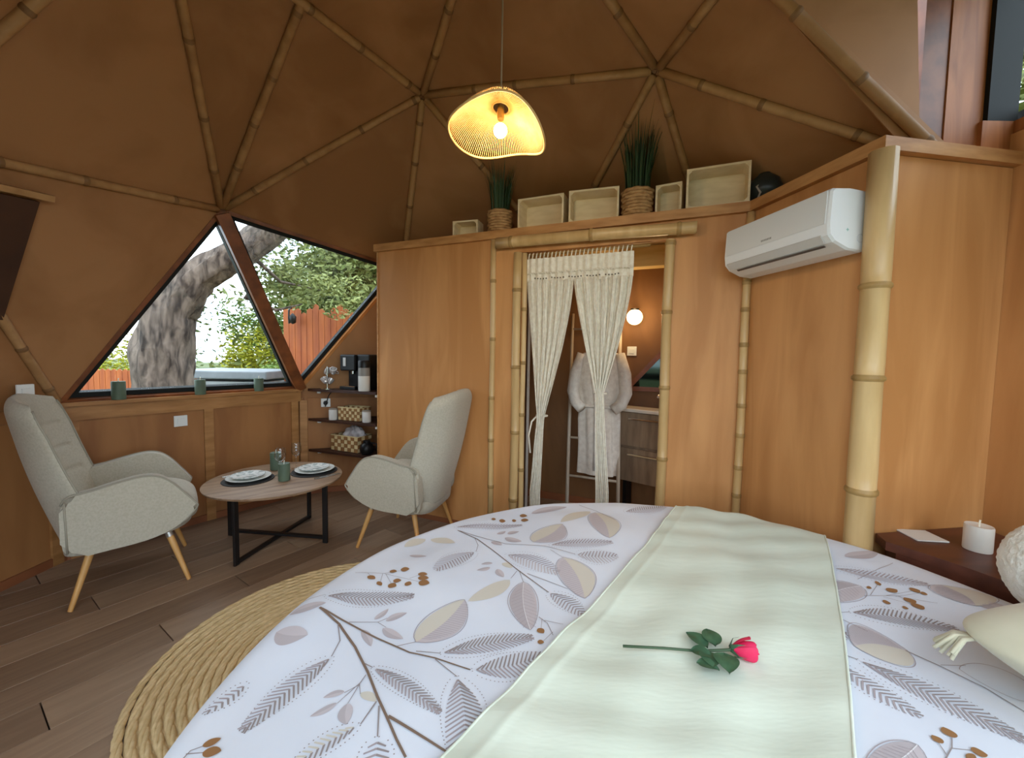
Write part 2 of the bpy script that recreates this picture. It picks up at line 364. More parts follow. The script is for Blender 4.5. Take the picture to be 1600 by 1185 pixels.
wpanel(wr, ga, gb, 2.3, 3.1, gn*.05, th=1)
# ledge boards along the top and the bathroom roof they edge
lt = thing('ledge', 'wooden shelf ledge running along the top of the partition', 'ledge')
def ledge(a, b, n, ov=.03, dz=0):
    MB().plate([a-n*ov+V((0, 0, ZT+dz)), b-n*ov+V((0, 0, ZT+dz)), b+n*.12+V((0, 0, ZT+dz)), a+n*.12+V((0, 0, ZT+dz))], V((0, 0, .055-2*dz))).build('board', M_ledge, lt)
ledge(Pa-u1*.02, Pb+u1*.0, n1); ledge(Pb+u2*.0, Pc+u2*.028, n2, dz=.0012); ledge(Pc-u3*.029, Pd+u3*.02, n3, dz=.0024)
rb = [Pa2+V((.05, -.02, ZT+.002)), Pa+n1*.125+V((.05, 0, ZT+.002)), Pb+n1*.13+V((0, 0, ZT+.002)), Pc+n2*.13+n3*.13+V((0, 0, ZT+.002)), V((2.0, 1.86, ZT+.002)), V((1.75, 2.5, ZT+.002)), V((.95, 3.35, ZT+.002)), V((-.5, 3.72, ZT+.002))]
rf = MB().plate(rb, V((0, 0, .05))).build('roof_board', M_ledge, lt)

# wall bamboo: trims
def trim(i, p, q, r, label, step=.3, m=None):
    o = bamboo(MB(), p, q, r, step, 12, i*3+1).build('trim_%d' % i, m or [M_bam, M_bamnode], smooth=True); return tag(o, label, kind='structure')
z0, zt = V((0, 0, .003)), V((0, 0, ZT-.004))
trim(2, on1(-.140)-n1*.008+z0, on1(-.140)-n1*.008+zt, .021, 'thin bamboo pole left of the curtained doorway', .36)
trim(3, on1(.030)-n1*.012+z0, on1(.030)-n1*.012+V((0, 0, 2.0)), .032, 'bamboo pole forming the left door jamb', .46)
trim(4, on1(.076)-n1*.004+z0, on1(.076)-n1*.004+V((0, 0, 1.99)), .019, 'slim bamboo pole beside the left door jamb', .42)
trim(5, on1(.925)-n1*.012+z0, on1(.925)-n1*.012+V((0, 0, 1.995)), .030, 'bamboo pole forming the right door jamb', .45)
trim(6, on1(-.10)-n1*.045+V((0, 0, 2.065)), on1(1.055)-n1*.045+V((0, 0, 2.045)), .038, 'thick horizontal bamboo lintel over the curtained doorway', .5)
trim(7, Pb-n1*.012-n2*.012+z0, Pb-n1*.012-n2*.012+zt, .022, 'thin bamboo pole in the corner under the air conditioner', .17)
trim(8, Pc-n2*.02-n3*.02+z0, Pc-n2*.02-n3*.02+V((0, 0, ZT-.002)), .050, 'thick bamboo corner post beside the nightstand', .48)
# high window at the right
wp3 = thing('window_3', 'tall dark framed window high on the right', None, kind='structure')
y0, y1, xz = 1.80, .2, 2.16
tp = MB(); tp.box((1.878, 1.80, 2.66), (.175, .09, 1.0), rotz(.05)); o = tp.build('trim_9', M_post); tag(o, 'square reddish timber post beside the high window', kind='structure')
tp = MB(); tp.box((1.733, 1.798, 2.66), (.108, .09, 1.0), rotz(.05)); o = tp.build('trim_10', M_beam); tag(o, 'darker side of the square post, shade put into the timber colour', kind='structure')  # side face of the post as its own strip, shade carried by darker wood
for nm, c, s in (('sill_board', (xz-.01, .98, 2.28), (.16, 1.66, .05)), ('frame_bar', (xz, .98, 2.335), (.06, 1.6, .06)), ('frame_bar', (xz, .98, 3.05), (.06, 1.6, .06)), ('frame_bar', (2.022, 1.775, 2.69), (.125, .07, .77)), ('sill_board', (2.02, 1.80, 2.235), (.16, .12, .14)), ('frame_bar', (xz, .22, 2.69), (.06, .06, .66)), ('frame_bar', (xz, .95, 2.69), (.06, .05, .66))):
    MB().box(c, s).build(nm, M_post if nm == 'sill_board' else M_alu, wp3)
MB().box((xz+.01, .98, 2.69), (.008, 1.55, .7)).build('pane', M_glass, wp3)
# dark hatch on the sloping left side
hp = [V((-2.413, 1.935, 1.987)), V((-2.364, 2.052, 2.020)), V((-2.593, 2.061, 1.435)), V((-2.641, 1.941, 1.408))]
nh = outn(A, Lp, BV[0])
hat = thing('wall_hatch', 'dark brown shutter on the sloping panel at the left edge', 'shutter', (-2.5, 2.0, 1.43))
rel = lambda p: V(p)-V((-2.5, 2.0, 1.43))
hp2 = [rel(hp[1]), rel(hp[2]), rel(hp[2])+V((-.07, -.33, -.03)), rel(hp[1])+V((-.07, -.33, -.03))]
MB().plate([p-nh*.004 for p in hp2], nh*.03).build('board', mat('hatch_wood', (58, 32, 16), (72, 42, 22), rough=.6, scale=(5, 5, 5)), hat)
MB().bar(rel((-2.350, 2.09, 2.055)), rel((-2.42, 1.72, 2.02)), nh, .03, -.03, .0).build('trim', M_bamd, hat)
# ------------------------------------------------------------------ outside the windows
M_bark = mat('bark', (46, 37, 32), (118, 103, 92), rough=.9, scale=(15, 15, 4), detail=10, dist=.6, bump=1.0, bscale=(40, 40, 12))
def leafmat(name, a, b): return mat(name, a, b, rough=.6, scale=(3, 3, 3), detail=2, island=.6, pos=(.2, .8), spec=.2)
M_lf1 = leafmat('leaf_green', (70, 84, 40), (122, 130, 74)); M_lf2 = leafmat('leaf_yellow', (126, 130, 26), (170, 164, 44)); M_lf3 = leafmat('leaf_pale', (92, 104, 54), (146, 152, 92)); M_lf4 = leafmat('leaf_bright', (66, 94, 34), (116, 134, 58))
M_grass = mat('meadow', (66, 80, 36), (96, 102, 50), rough=.9, scale=(.6, .6, .6), detail=6)
M_fence = mat('fence_wood', (140, 64, 20), (172, 90, 34), rough=.6, scale=(9, 9, 1), detail=5)
M_greyroof = mat('grey_sheet', (104, 108, 112), (122, 126, 130), rough=.5, scale=(3, 3, 3)); M_pale = mat('pale_render', (138, 140, 142), (152, 154, 154), rough=.7, scale=(3, 3, 3))
g = MB(); g.grid(lambda u, v: V((-60+120*u, -60+120*v, -.45+.25*math.sin(u*40)*math.sin(v*33))), 60, 60); gnd = g.build('ground', M_grass); tag(gnd, 'green meadow around the dome', kind='structure')
def trunk(mb, path, rads, seed, n=22):
    rr = random.Random(seed); vs = [V(p) for p in path]
    pts = []; rr_ = []
    for i in range(len(vs)-1):
        for k in range(8):
            t = k/8; pts.append(vs[i].lerp(vs[i+1], t)); rr_.append(rads[i]*(1-t)+rads[i+1]*t)
    pts.append(vs[-1]); rr_.append(rads[-1])
    k0 = len(mb.v); mb.tube(pts, rr_, n)
    for i in range(k0, len(mb.v)):
        p = V(mb.v[i]); j = (i-k0)//n
        if j < len(pts):
            c = pts[j]; a = (i-k0) % n
            s_ = 1+.10*math.sin(a*2.2+j*.35+seed)+.06*math.sin(a*5.1-j*.8)+.05*(rr.random()-.5)
            mb.v[i] = tuple(c+(p-c)*s_)
    return mb
def foliage(mb, c, rad, N, size, seed):
    rr = random.Random(seed); c = V(c)
    lobes = [(V((rr.gauss(0, .45), rr.gauss(0, .45), rr.gauss(0, .4))), .35+.4*rr.random()) for _ in range(16)]
    for _ in range(N):
        lc, lr = rr.choice(lobes)
        d = V((rr.gauss(0, 1), rr.gauss(0, 1), rr.gauss(0, 1))).normalized()*(lr*(.55+.45*rr.random()))
        q = lc+d; p = c+V((q.x*rad[0], q.y*rad[1], q.z*rad[2]))
        a = V((rr.gauss(0, 1), rr.gauss(0, 1), rr.gauss(0, .6))).normalized(); b = a.cross(V((rr.gauss(0, 1), rr.gauss(0, 1), rr.gauss(0, 1)))).normalized()
        s_ = size*(.6+.8*rr.random())
        mb.add([p-a*s_, p+b*s_*.35, p+a*s_, p-b*s_*.35], [(0, 1, 2, 3)])
    return mb
def tree(name, label, base, path, rads, crowns, lm, cat='tree', seed=1, N=5000, size=.09, group=None):
    t = thing(name, label, cat, base, group=group)
    trunk(MB(), path, rads, seed).build('trunk', M_bark, t, smooth=True)
    mb = MB()
    for i, (c, r) in enumerate(crowns): foliage(mb, c, r, N, size, seed*10+i)
    if crowns: mb.build('foliage', lm, t, fixn=False)
    return t
# the big leaning trunk right outside, limb to the upper right
tb = V((-4.12, 4.8, -.5))
t = thing('pine_tree', 'thick rough trunk leaning and branching right outside the window', 'tree', tb)
r_ = lambda x, y, z: V((x, y, z))-tb
trunk(MB(), [r_(-4.10, 4.8, -.5), r_(-4.14, 4.8, .6), r_(-4.16, 4.8, 1.2), r_(-4.05, 4.8, 1.75), r_(-3.75, 4.85, 2.15), r_(-3.25, 4.95, 2.52), r_(-2.75, 5.05, 2.95), r_(-2.2, 5.2, 3.6)], [.34, .29, .285, .24, .18, .165, .155, .12], 3).build('trunk', M_bark, t, smooth=True)
trunk(MB(), [r_(-4.05, 4.8, 1.7), r_(-4.5, 4.9, 2.4), r_(-4.9, 5.1, 3.6)], [.17, .13, .08], 5, 14).build('limb', M_bark, t, smooth=True)
for i, pth in enumerate(([(-3.5, 5.3, 2.0), (-3.2, 5.5, 1.85), (-2.9, 5.6, 1.95)], [(-3.25, 4.98, 2.5), (-3.2, 5.6, 2.25), (-2.8, 6.1, 2.2)])):
    MB().tube([r_(*p) for p in pth], [.03, .02, .008], 8).build('branch', M_bark, t, smooth=True)
mb = MB()
for i, (c, r) in enumerate((((-2.9, 6.0, 2.15), (.7, .5, .35)), ((-3.4, 5.9, 2.3), (.5, .4, .3)), ((-1.9, 5.6, 4.0), (1.4, 1.0, .8)), ((-5.2, 5.5, 4.2), (1.4, 1.0, .9)))): foliage(mb, r_(*c), r, 900, .045, 70+i)
mb.build('foliage', M_lf3, t, fixn=False)
tree('broadleaf_tree', 'tall leafy green tree behind the orange fence', (-5.2, 12.5, -.45), [(0, 0, 0), (.1, 0, 1.5), (-.1, 0, 3.2)], [.2, .17, .1], [((0, 0, 3.6), (2.6, 1.6, 2.6)), ((1.6, .6, 2.9), (2.2, 1.4, 2.2))], M_lf1, seed=2, N=9000, size=.10)
tree('broadleaf_tree', 'broad pale green tree filling the inverted window', (-2.6, 11.0, -.45), [(0, 0, 0), (0, .1, 1.5), (.1, 0, 3)], [.18, .15, .1], [((0, 0, 3.4), (2.2, 1.3, 2.4)), ((1.4, .5, 4.6), (2.0, 1.2, 1.6)), ((-1.0, .3, 4.9), (2.0, 1.2, 1.5))], M_lf3, seed=3, N=16000, size=.09)
tree('broadleaf_tree', 'hazy pale tree far behind the orange fence', (-4.2, 16.5, -.45), [(0, 0, 0), (0, .1, 2), (.1, 0, 4)], [.22, .18, .12], [((.5, 0, 4.6), (3.4, 1.4, 3.6)), ((-1.8, .5, 3.4), (2.6, 1.2, 2.6))], M_lf1, seed=8, N=16000, size=.16)
tree('broadleaf_tree', 'bright green tree right of the leaning trunk', (-8.2, 15.0, -.45), [(0, 0, 0), (0, 0, 1.2), (.1, 0, 2.2)], [.2, .15, .1], [((.4, 0, 2.3), (2.2, 1.5, 1.7))], M_lf4, seed=4, N=9000, size=.10)
def shrub(label, base, r, lm, seed, N=4200, size=.07):
    t = thing('shrub', label, 'shrub', base); mb = MB()
    for k in range(5): mb.tube([(.05*k-.1, 0, 0), (.25*(k-2)*r[0], .05, r[2])], [.03, .012], 6)
    mb.build('stems', M_bark, t); foliage(MB(), (0, 0, r[2]), r, N, size, seed).build('foliage', lm, t, fixn=False)
shrub('yellow flowering bush right of the leaning trunk', (-7.4, 11.6, -.45), (1.35, .8, 1.05), M_lf2, 21)
shrub('yellow green bush left of the leaning trunk', (-13.4, 12.6, -.45), (2.2, 1.0, 1.0), M_lf2, 22)
shrub('dark green bush behind the low grey roof', (-5.3, 9.6, -.45), (1.2, .7, .9), M_lf4, 23)
# fences
def fence(name, label, p, q, z0, heights, wdt=.11):
    t = thing(name, label, 'fence', (p[0], p[1], z0)); p = V((p[0], p[1], 0)); q = V((q[0], q[1], 0)); L = (q-p).length; d = (q-p)/L; n = V((d.y, -d.x, 0)); N = int(L/wdt)
    for i in range(N):
        h = heights(i/N); a = d*(i*wdt+.004); b = d*((i+1)*wdt-.004); m_ = (a+b)/2
        MB().plate([a, b, b+V((0, 0, h)), m_+V((0, 0, h+.035)), a+V((0, 0, h))], n*.02).build('board', M_fence, t)
    for hz in (.35, heights(.5)*.85): MB().bar(V((0, 0, hz)), q-p+V((0, 0, hz)), n, .07, -.04, 0).build('rail', M_fence, t)
    return t
fence('plank_fence', 'tall orange plank fence with uneven top beyond the inverted window', (-3.95, 7.0), (-2.55, 6.8), -.45, lambda t: 2.45+.07*math.sin(t*19))
fence('plank_fence', 'low reddish plank fence behind the leaning trunk', (-9.6, 7.6), (-5.35, 7.5), -.45, lambda t: 1.33)
hk = thing('lantern_hook', 'small dark iron hook on the orange fence', 'hook', (-3.74, 6.86, 1.76))
MB().tube([(0, 0, .26), (0, -.03, .27), (0, -.08, .22), (0, -.09, .1), (0, -.08, 0)], .014, 8).build('hook', M_black, hk); MB().lathe([(.0, -.03), (.05, 0), (.055, .1), (.02, .14), (0, .16)], 12, (.05, -.06, .02)).build('lantern', M_black, hk, True)
lr = thing('low_roof', 'low pale building with flat grey roof right of the trunk', 'building', (-4.75, 7.0, -.45))
MB().box((0, 0, .62), (1.5, 1.0, 1.24)).build('wall', M_pale, lr); MB().box((0, 0, 1.35), (1.64, 1.14, .13), bev=.02).build('roof', M_greyroof, lr)
# tree outside the high window
tree('broadleaf_tree', 'pale leafy tree outside the high window', (6.6, 4.8, -.45), [(0, 0, 0), (.1, 0, 2.2), (0, .1, 4.2)], [.22, .18, .1], [((0, 0, 4.9), (2.2, 2.2, 2.3)), ((-.6, -1.5, 4.4), (1.8, 1.6, 1.8))], M_lf3, seed=6, N=4200, size=.12)

# ------------------------------------------------------------------ armchairs
M_fab = mat('grey_linen', (180, 173, 155), (190, 183, 166), rough=.9, scale=(90, 90, 90), detail=3, bump=.12, sheen=.15, spec=.15)
M_pip = mat('linen_piping', (158, 152, 136), rough=.9)
M_leg = mat('beech_leg', (196, 142, 78), (216, 166, 102), rough=.4, scale=(14, 14, 3))
M_fer = mat('steel_ferrule', (196, 194, 190), rough=.3, metal=.8)
def sup(a, e): return math.copysign(abs(a)**e, a)
def lift(mb):
    mb.v = [(x, y, .285+(z-.245)*.945) for x, y, z in mb.v]; return mb
def armchair(label, loc, rz):
    t = thing('armchair', label, 'armchair', loc, rz, 'linen armchairs at the coffee table'); t.scale = (.84, .98, 1.0)
    # backrest: lofted cross-sections, leaning back, rounded top, side wings curling forward
    NV, NU = 26, 60
    def axis(v): return -.235-.215*v-.02*math.sin(v*PI), .27+.80*v
    def bk(u, v):
        v_ = v
        cx_, z = axis(v_)
        hw = .285+.035*math.sin(min(v_*1.35, 1)*PI*.5)
        top = max(0, (v_-.86)/.14); hw *= math.sqrt(max(0.0, 1-(top*.62)**2.6))
        th = .060*(1-.35*v_)*(1 if v_ < .9 else math.sqrt(max(.02, 1-((v_-.9)/.1)**2)))
        a = 2*PI*u; y = hw*sup(math.cos(a), .62); x = th*sup(math.sin(a), .8)
        curl = (.17-.07*v_)*min(1.0, abs(y)/max(hw, .05))**3.2*(.35+.65*min(1, hw/.27))
        z2 = z-(.05*(abs(y)/.3)**2 if v_ > .75 else 0)*(max(0, v_-.75)/.25)
        q = 0
        if math.sin(a) > 0:     # quilting on the front
            q = -.008*max(0, 1-abs(((y+.30) % .20)-.10)/.02)*0
            for zq in (.60, .74, .88): q -= .012*math.exp(-((z-zq)/.012)**2)
            for yq in (-.10, .10): q -= .009*math.exp(-((y-yq)/.010)**2)
            if abs(y) > .26: q = 0
        return V((cx_+x+curl+q, y, z2))
    mb = MB(); mb.grid(bk, NU*2, NV*3, cu=True); n_ = NU*2
    mb.f.append(tuple(range(n_-1, -1, -1))); mb.m.append(0); mb.f.append(tuple(NV*3*n_+k for k in range(n_))); mb.m.append(0)
    br = lift(mb).build('backrest', M_fab, t, smooth=True)
    pts = []
    for s_ in (-1, 1):
        seq = []
        for i in range(22):
            v = i/21*.97; seq.append(bk(.25-s_*.215, v)+V((.002, 0, 0)))
        lift(MB().tube(seq, .006, 6)).build('piping', M_pip, br, smooth=True)
    # seat cushion: superellipsoid
    def seat(u, v):
        a = 2*PI*u; b = PI*(v-.5); cb = sup(math.cos(b), .45)
        x = .32*sup(math.cos(a), .5)*cb; y = .255*sup(math.sin(a), .45)*cb; z = .095*sup(math.sin(b), .6)
        return V((.055+x, y, .385+z-.03*max(0, (x-.15))/.15))
    lift(MB().grid(seat, 48, 18, cu=True)).build('seat', M_fab, t, smooth=True)
    # underframe
    def und(u, v):
        a = 2*PI*u; k = [.70, .98, 1, .96][min(3, int(v*3.001))]; zz = [.235, .25, .30, .33][min(3, int(v*3.001))]
        return V((.03+.315*k*sup(math.cos(a), .5), .285*k*sup(math.sin(a), .5), zz+.035*math.cos(a)))
    mb = MB(); mb.grid(und, 40, 3, cu=True); mb.f.append(tuple(range(39, -1, -1))); mb.m.append(0); lift(mb).build('seat_base', M_fab, t, smooth=True)
    prof0 = [(-.235, .255), (-.05, .245), (.14, .262), (.27, .315), (.355, .395), (.345, .43), (.29, .50), (.235, .565), (.175, .610), (.10, .625), (.0, .612), (-.12, .585), (-.235, .555), (-.255, .42)]
    prof = []
    for i in range(len(prof0)):
        p0, p1, p2, p3 = [V(prof0[(i+k) % len(prof0)]) for k in (-1, 0, 1, 2)]
        for k in range(4):
            t_ = k/4; q4 = .5*((2*p1)+(p2-p0)*t_+(2*p0-5*p1+4*p2-p3)*t_*t_+(3*p1-p0-3*p2+p3)*t_**3); prof.append((q4.x, q4.y))
    for s_ in (-1, 1):
        bm = bmesh.new(); outer = []; inner = []
        for x, z in prof:
            yy = .285+.035*(z-.25)/.37
            outer.append(bm.verts.new((x, s_*(yy+.025), z))); inner.append(bm.verts.new((x, s_*(yy-.045), z)))
        bm.faces.new(outer); bm.faces.new(inner[::-1]); n = len(prof)
        for i in range(n): bm.faces.new((outer[i], inner[i], inner[(i+1) % n], outer[(i+1) % n]))
        bmesh.ops.bevel(bm, geom=[e for e in bm.edges if len([f for f in e.link_faces if len(f.verts) > 4]) == 1], offset=.024, segments=3, affect='EDGES')
        bmesh.ops.triangulate(bm, faces=[f for f in bm.faces if len(f.verts) > 6])
        arm = lift(MB().bm(bm)).build('armrest', M_fab, t, smooth=True, angle=60)
        lift(MB().tube([(x, s_*(.285+.035*(z-.25)/.37+.022), z) for x, z in prof[12:50]], .0055, 6)).build('piping', M_pip, arm, smooth=True)
        lift(MB().tube([(-.232, s_*(.285+.035*(z-.25)/.37+.024), z) for z in (.27, .4, .54)], .0055, 6)).build('piping', M_pip, arm, smooth=True)
    for sx, sy in ((1, 1), (1, -1), (-1, 1), (-1, -1)):
        a = V((.03+.17*sx, .20*sy, .300)); b = V((.03+(.275 if sx > 0 else .27)*sx, .265*sy, .004))
        lg = MB().tube([a.lerp(b, .14), a.lerp(b, .16), b], [.019, .0195, .0125], 12).build('leg', M_leg, t, smooth=True, angle=40)
        MB().tube([a, a.lerp(b, .15)], [.021, .0205], 12).build('ferrule', M_fer, lg, smooth=True, angle=40)
    return t
armchair('beige linen wing armchair at the left of the coffee table, facing right', (-2.17, 2.235, 0), math.radians(41))
armchair('beige linen wing armchair at the right of the coffee table, before the partition', (-.70, 2.80, 0), math.radians(166))

# ------------------------------------------------------------------ coffee table and what stands on it
M_ttop = mat('table_oak', (132, 104, 80), (166, 136, 108), rough=.5, scale=(3, 26, 26), detail=6, dist=.8, bump=.05)
M_iron = mat('black_iron', (24, 22, 22), rough=.45, spec=.4)
M_ceram = mat('white_ceramic', (226, 228, 222), rough=.18, spec=.5); M_cerpat = mat('patterned_ceramic', (232, 234, 230), (176, 186, 182), rough=.18, scale=(40, 40, 40), detail=4, pos=(.48, .6))
M_slate = mat('dark_slate', (40, 38, 38), rough=.6); M_green = mat('sage_wax', (84, 100, 82), (96, 112, 92), rough=.55, scale=(12, 12, 12), transl=.1); M_wick = mat('wick', (238, 232, 214), rough=.8)
M_wine = glassmat('clear_glass', (.97, .98, .98), 1.5); M_steel = mat('cutlery_steel', (210, 208, 202), rough=.22, metal=1)
TZ, TC = .435, V((-1.60, 2.71, 0))
t = thing('coffee_table', 'round oak coffee table on crossed black iron legs', 'coffee table', TC, math.radians(38))
MB().lathe([(0, TZ-.022), (.395, TZ-.022), (.41, TZ-.016), (.415, TZ-.004), (.409, TZ), (0, TZ)], 64).build('tabletop', M_ttop, t, smooth=True, angle=35)
for sx, sy in ((-1, -1), (1, -1), (1, 1), (-1, 1)):
    MB().box((.25*sx, .25*sy, (TZ-.024)/2+.002), (.034, .016, TZ-.028), rotz(PI/4*sx*sy), .002).build('leg', M_iron, t)
for a in (PI/4, -PI/4): MB().box((0, 0, .022 if a > 0 else .042), (.70, .026, .018), rotz(a)).build('cross_bar', M_iron, t)
MB().box((0, 0, TZ-.031), (.56, .03, .014), rotz(PI/4)).build('top_bar', M_iron, t)
def plate_set(c, where, ang):
    x, y = c
    o = MB().lathe([(0, 0), (.15, 0), (.153, .003), (.15, .006), (0, .006)], 48).build('charger_plate', M_slate); o.location = (x, y, TZ+.0005); tag(o, 'dark round slate mat under the '+where+' plates', 'place mat')
    o = MB().lathe([(0, .0), (.085, 0), (.09, .004), (.128, .015), (.132, .018), (.127, .019), (.088, .009), (0, .007)], 48).build('dinner_plate', M_ceram, smooth=True); o.location = (x+.003, y, TZ+.0072); tag(o, 'larger white dinner plate, lower of the two '+where+' plates', 'plate')
    o = MB().lathe([(0, .0), (.065, 0), (.07, .004), (.098, .013), (.101, .016), (.097, .017), (.068, .008), (0, .006)], 48).build('side_plate', M_cerpat, smooth=True); o.location = (x-.004, y+.003, TZ+.0205); tag(o, 'smaller patterned plate, upper of the two '+where+' plates', 'plate')
    d = V((math.cos(ang), math.sin(ang), 0)); n = V((-d.y, d.x, 0))
    for k, nm in ((.170, 'fork'), (.188, 'knife')):
        p = V((x, y, 0))+n*k
        t = thing(nm, 'steel %s lying beside the %s plates' % (nm, where), nm, (p.x, p.y, TZ+.001), ang)
        MB().box((-.045, 0, .0015), (.10, .008, .003), bev=.001).build('handle', M_steel, t)
        if nm == 'knife': MB().plate([(.005, -.005, .0005), (.08, -.006, .0005), (.10, .004, .0005), (.005, .005, .0005)], (0, 0, .0015)).build('blade', M_steel, t)
        else:
            MB().box((.025, 0, .0015), (.05, .014, .002), bev=.0008).build('head', M_steel, t)
            for q in (-1, 0, 1): MB().box((.066, q*.0052, .0015), (.04, .0026, .0018)).build('tine', M_steel, t)
plate_set((-1.755, 2.655), 'near left', math.radians(-128+180)); plate_set((-1.415, 2.865), 'far right', math.radians(-128))
def candle(name, label, loc, r, h, m, group=None):
    t = thing(name, label, 'candle', loc, group=group)
    MB().lathe([(0, 0), (r*.97, 0), (r, .004), (r, h-.006), (r*.96, h), (r*.80, h-.002), (r*.25, h-.006), (0, h-.006)], 32).build('wax', m, t, smooth=True, angle=40)
    MB().tube([(0, 0, h-.006), (.001, 0, h+.012), (.003, 0, h+.02)], .0028, 8).build('wick', M_wick, t)
candle('pillar_candle', 'sage green pillar candle at the near middle of the coffee table', (-1.515, 2.655, TZ+.001), .036, .115, M_green, 'table candles')
candle('pillar_candle', 'sage green pillar candle behind the left wine glass', (-1.715, 2.90, TZ+.001), .036, .125, M_green, 'table candles')
def wineglass(label, loc):
    t = thing('wine_glass', label, 'wine glass', loc, group='wine glasses on the coffee table')
    MB().lathe([(0, 0), (.033, 0), (.034, .002), (.01, .005), (.0045, .012), (.004, .085), (.012, .095)], 28).build('stem', M_wine, t, smooth=True, angle=60)
    MB().lathe([(.004, .092), (.018, .099), (.032, .118), (.036, .138), (.034, .165), (.029, .192), (.028, .192), (.033, .165), (.0346, .138), (.031, .119), (.017, .101), (.004, .094)], 28).build('bowl', M_wine, t, smooth=True, angle=60)
wineglass('stemmed wine glass beside the near left plates', (-1.60, 2.76, TZ+.001)); wineglass('stemmed wine glass in front of the far right plates', (-1.58, 2.93, TZ+.001))
# sill candles
for i, (x, y, r, h, l) in enumerate(((-2.565, 2.615, .036, .118, 'left'), (-2.318, 2.982, .034, .11, 'middle'), (-2.094, 3.315, .034, .105, 'right'))):
    candle('sill_candle', 'sage green pillar candle on the window sill, %s of three' % l, (x+.012*.83, y-.012*.56, .968), r, h, M_green, 'candles on the window sill')
# switches and sockets
def switch(label, c, n, s=.08, kind='switch'):
    n = V(n).normalized(); up_ = V((0, 0, 1)); u_ = up_.cross(n).normalized(); R = Matrix((u_, n, up_)).transposed()
    t = thing('wall_socket' if kind == 'socket' else 'wall_switch', label, kind, c)
    MB().box(n*.005, (s, .010, s), R, .002).build('plate', M_white, t)
    if kind == 'socket':
        MB().box(n*.011, (s*.5, .004, s*.5), R, .001).build('outlet', M_black, t)
    else: MB().box(n*.0115, (s*.52, .005, s*.52), R, .0015).build('rocker', M_white, t)
switch('white square switch on the panel below the window sill', V((-2.387, 2.883, .785))+wn*.0015, wn, .078)
dl = (BV[0]-BV[9]).normalized(); nl = V((dl.y, -dl.x, 0)); nl = nl if nl.x > 0 else -nl
switch('white square switch on the wall above the left armchair', V((-2.66, 2.19, 1.055)), nl+V((0, 0, -.25)), .082)
# ------------------------------------------------------------------ niche shelves and what stands on them
M_shelf = mat('dark_shelf_wood', (52, 30, 20), (68, 40, 28), rough=.5, scale=(6, 20, 20))
M_weave1 = mat('basket_light', (196, 172, 124), (212, 190, 146), rough=.7, scale=(20, 20, 20)); M_weave2 = mat('basket_dark', (128, 88, 48), (146, 104, 60), rough=.7, scale=(20, 20, 20))
M_foil = mat('clear_wrap', (150, 140, 140), (206, 200, 200), rough=.25, scale=(14, 14, 14), detail=6, bump=.5); M_chrome = mat('chrome', (220, 220, 222), rough=.12, metal=1)
SP = [V((-1.835, 3.614, 0)), V((-1.135, 3.352, 0)), V((-1.115, 3.845, 0))]
for z_, l in ((.395, 'lowest'), (.675, 'middle'), (.945, 'top')):
    sh = thing('corner_shelf', 'dark wooden corner shelf, %s of the three in the niche' % l, 'shelf', (SP[0].x, SP[0].y, z_), group='niche shelves')
    MB().plate([p-SP[0] for p in SP], (0, 0, .022)).build('board', M_shelf, sh)
    for p in (SP[0].lerp(SP[2], .12), SP[1].lerp(SP[2], .06)): MB().box(p-SP[0]+V((0, 0, -.012)), (.03, .02, .022), bev=.003).build('bracket', M_white, sh)
us = (SP[1]-SP[0]).normalized(); ns = V((-us.y, us.x, 0)); RS = rotz(math.atan2(us.y, us.x)); AS = math.atan2(us.y, us.x)
def onshelf(s, d, z): p = SP[0]+us*s+ns*d; return (p.x, p.y, z)
cm = thing('coffee_machine', 'black capsule coffee machine on the top shelf', 'coffee machine', onshelf(.46, .15, .968), AS)
MB().box((.07, .03, .158), (.14, .16, .31), bev=.012).build('body', M_black, cm); MB().box((-.08, .0, .238), (.17, .15, .145), bev=.012).build('head', M_black, cm); MB().box((-.08, -.0, .014), (.17, .16, .026), bev=.004).build('base', M_black, cm)
MB().box((-.08, .055, .158), (.17, .05, .30), bev=.008).build('rear_housing', M_black, cm); MB().box((-.06, -.03, .03), (.125, .10, .006)).build('drip_tray', M_chrome, cm); MB().box((-.11, -.077, .245), (.030, .006, .075), bev=.002).build('badge', mat('grey_label', (190, 188, 184), rough=.4), cm); MB().tube([(-.06, -.03, .175), (-.06, -.03, .14)], .016, 12).build('spout', M_chrome, cm)
cj = thing('coffee_canister', 'grey and white coffee canister right of the coffee machine', 'canister', onshelf(.585, .05, .968), AS)
MB().lathe([(0, 0), (.046, 0), (.048, .004), (.048, .13)], 28).build('white_band', mat('canister_white', (214, 210, 202), rough=.4), cj, smooth=True, angle=40); MB().lathe([(.048, .1301), (.048, .20), (0, .20)], 28).build('grey_band', mat('canister_grey', (132, 128, 122), rough=.4), cj, smooth=True, angle=40); MB().lathe([(.049, .2003), (.049, .255), (.044, .262), (0, .262)], 28).build('lid', M_black, cj, smooth=True, angle=40)
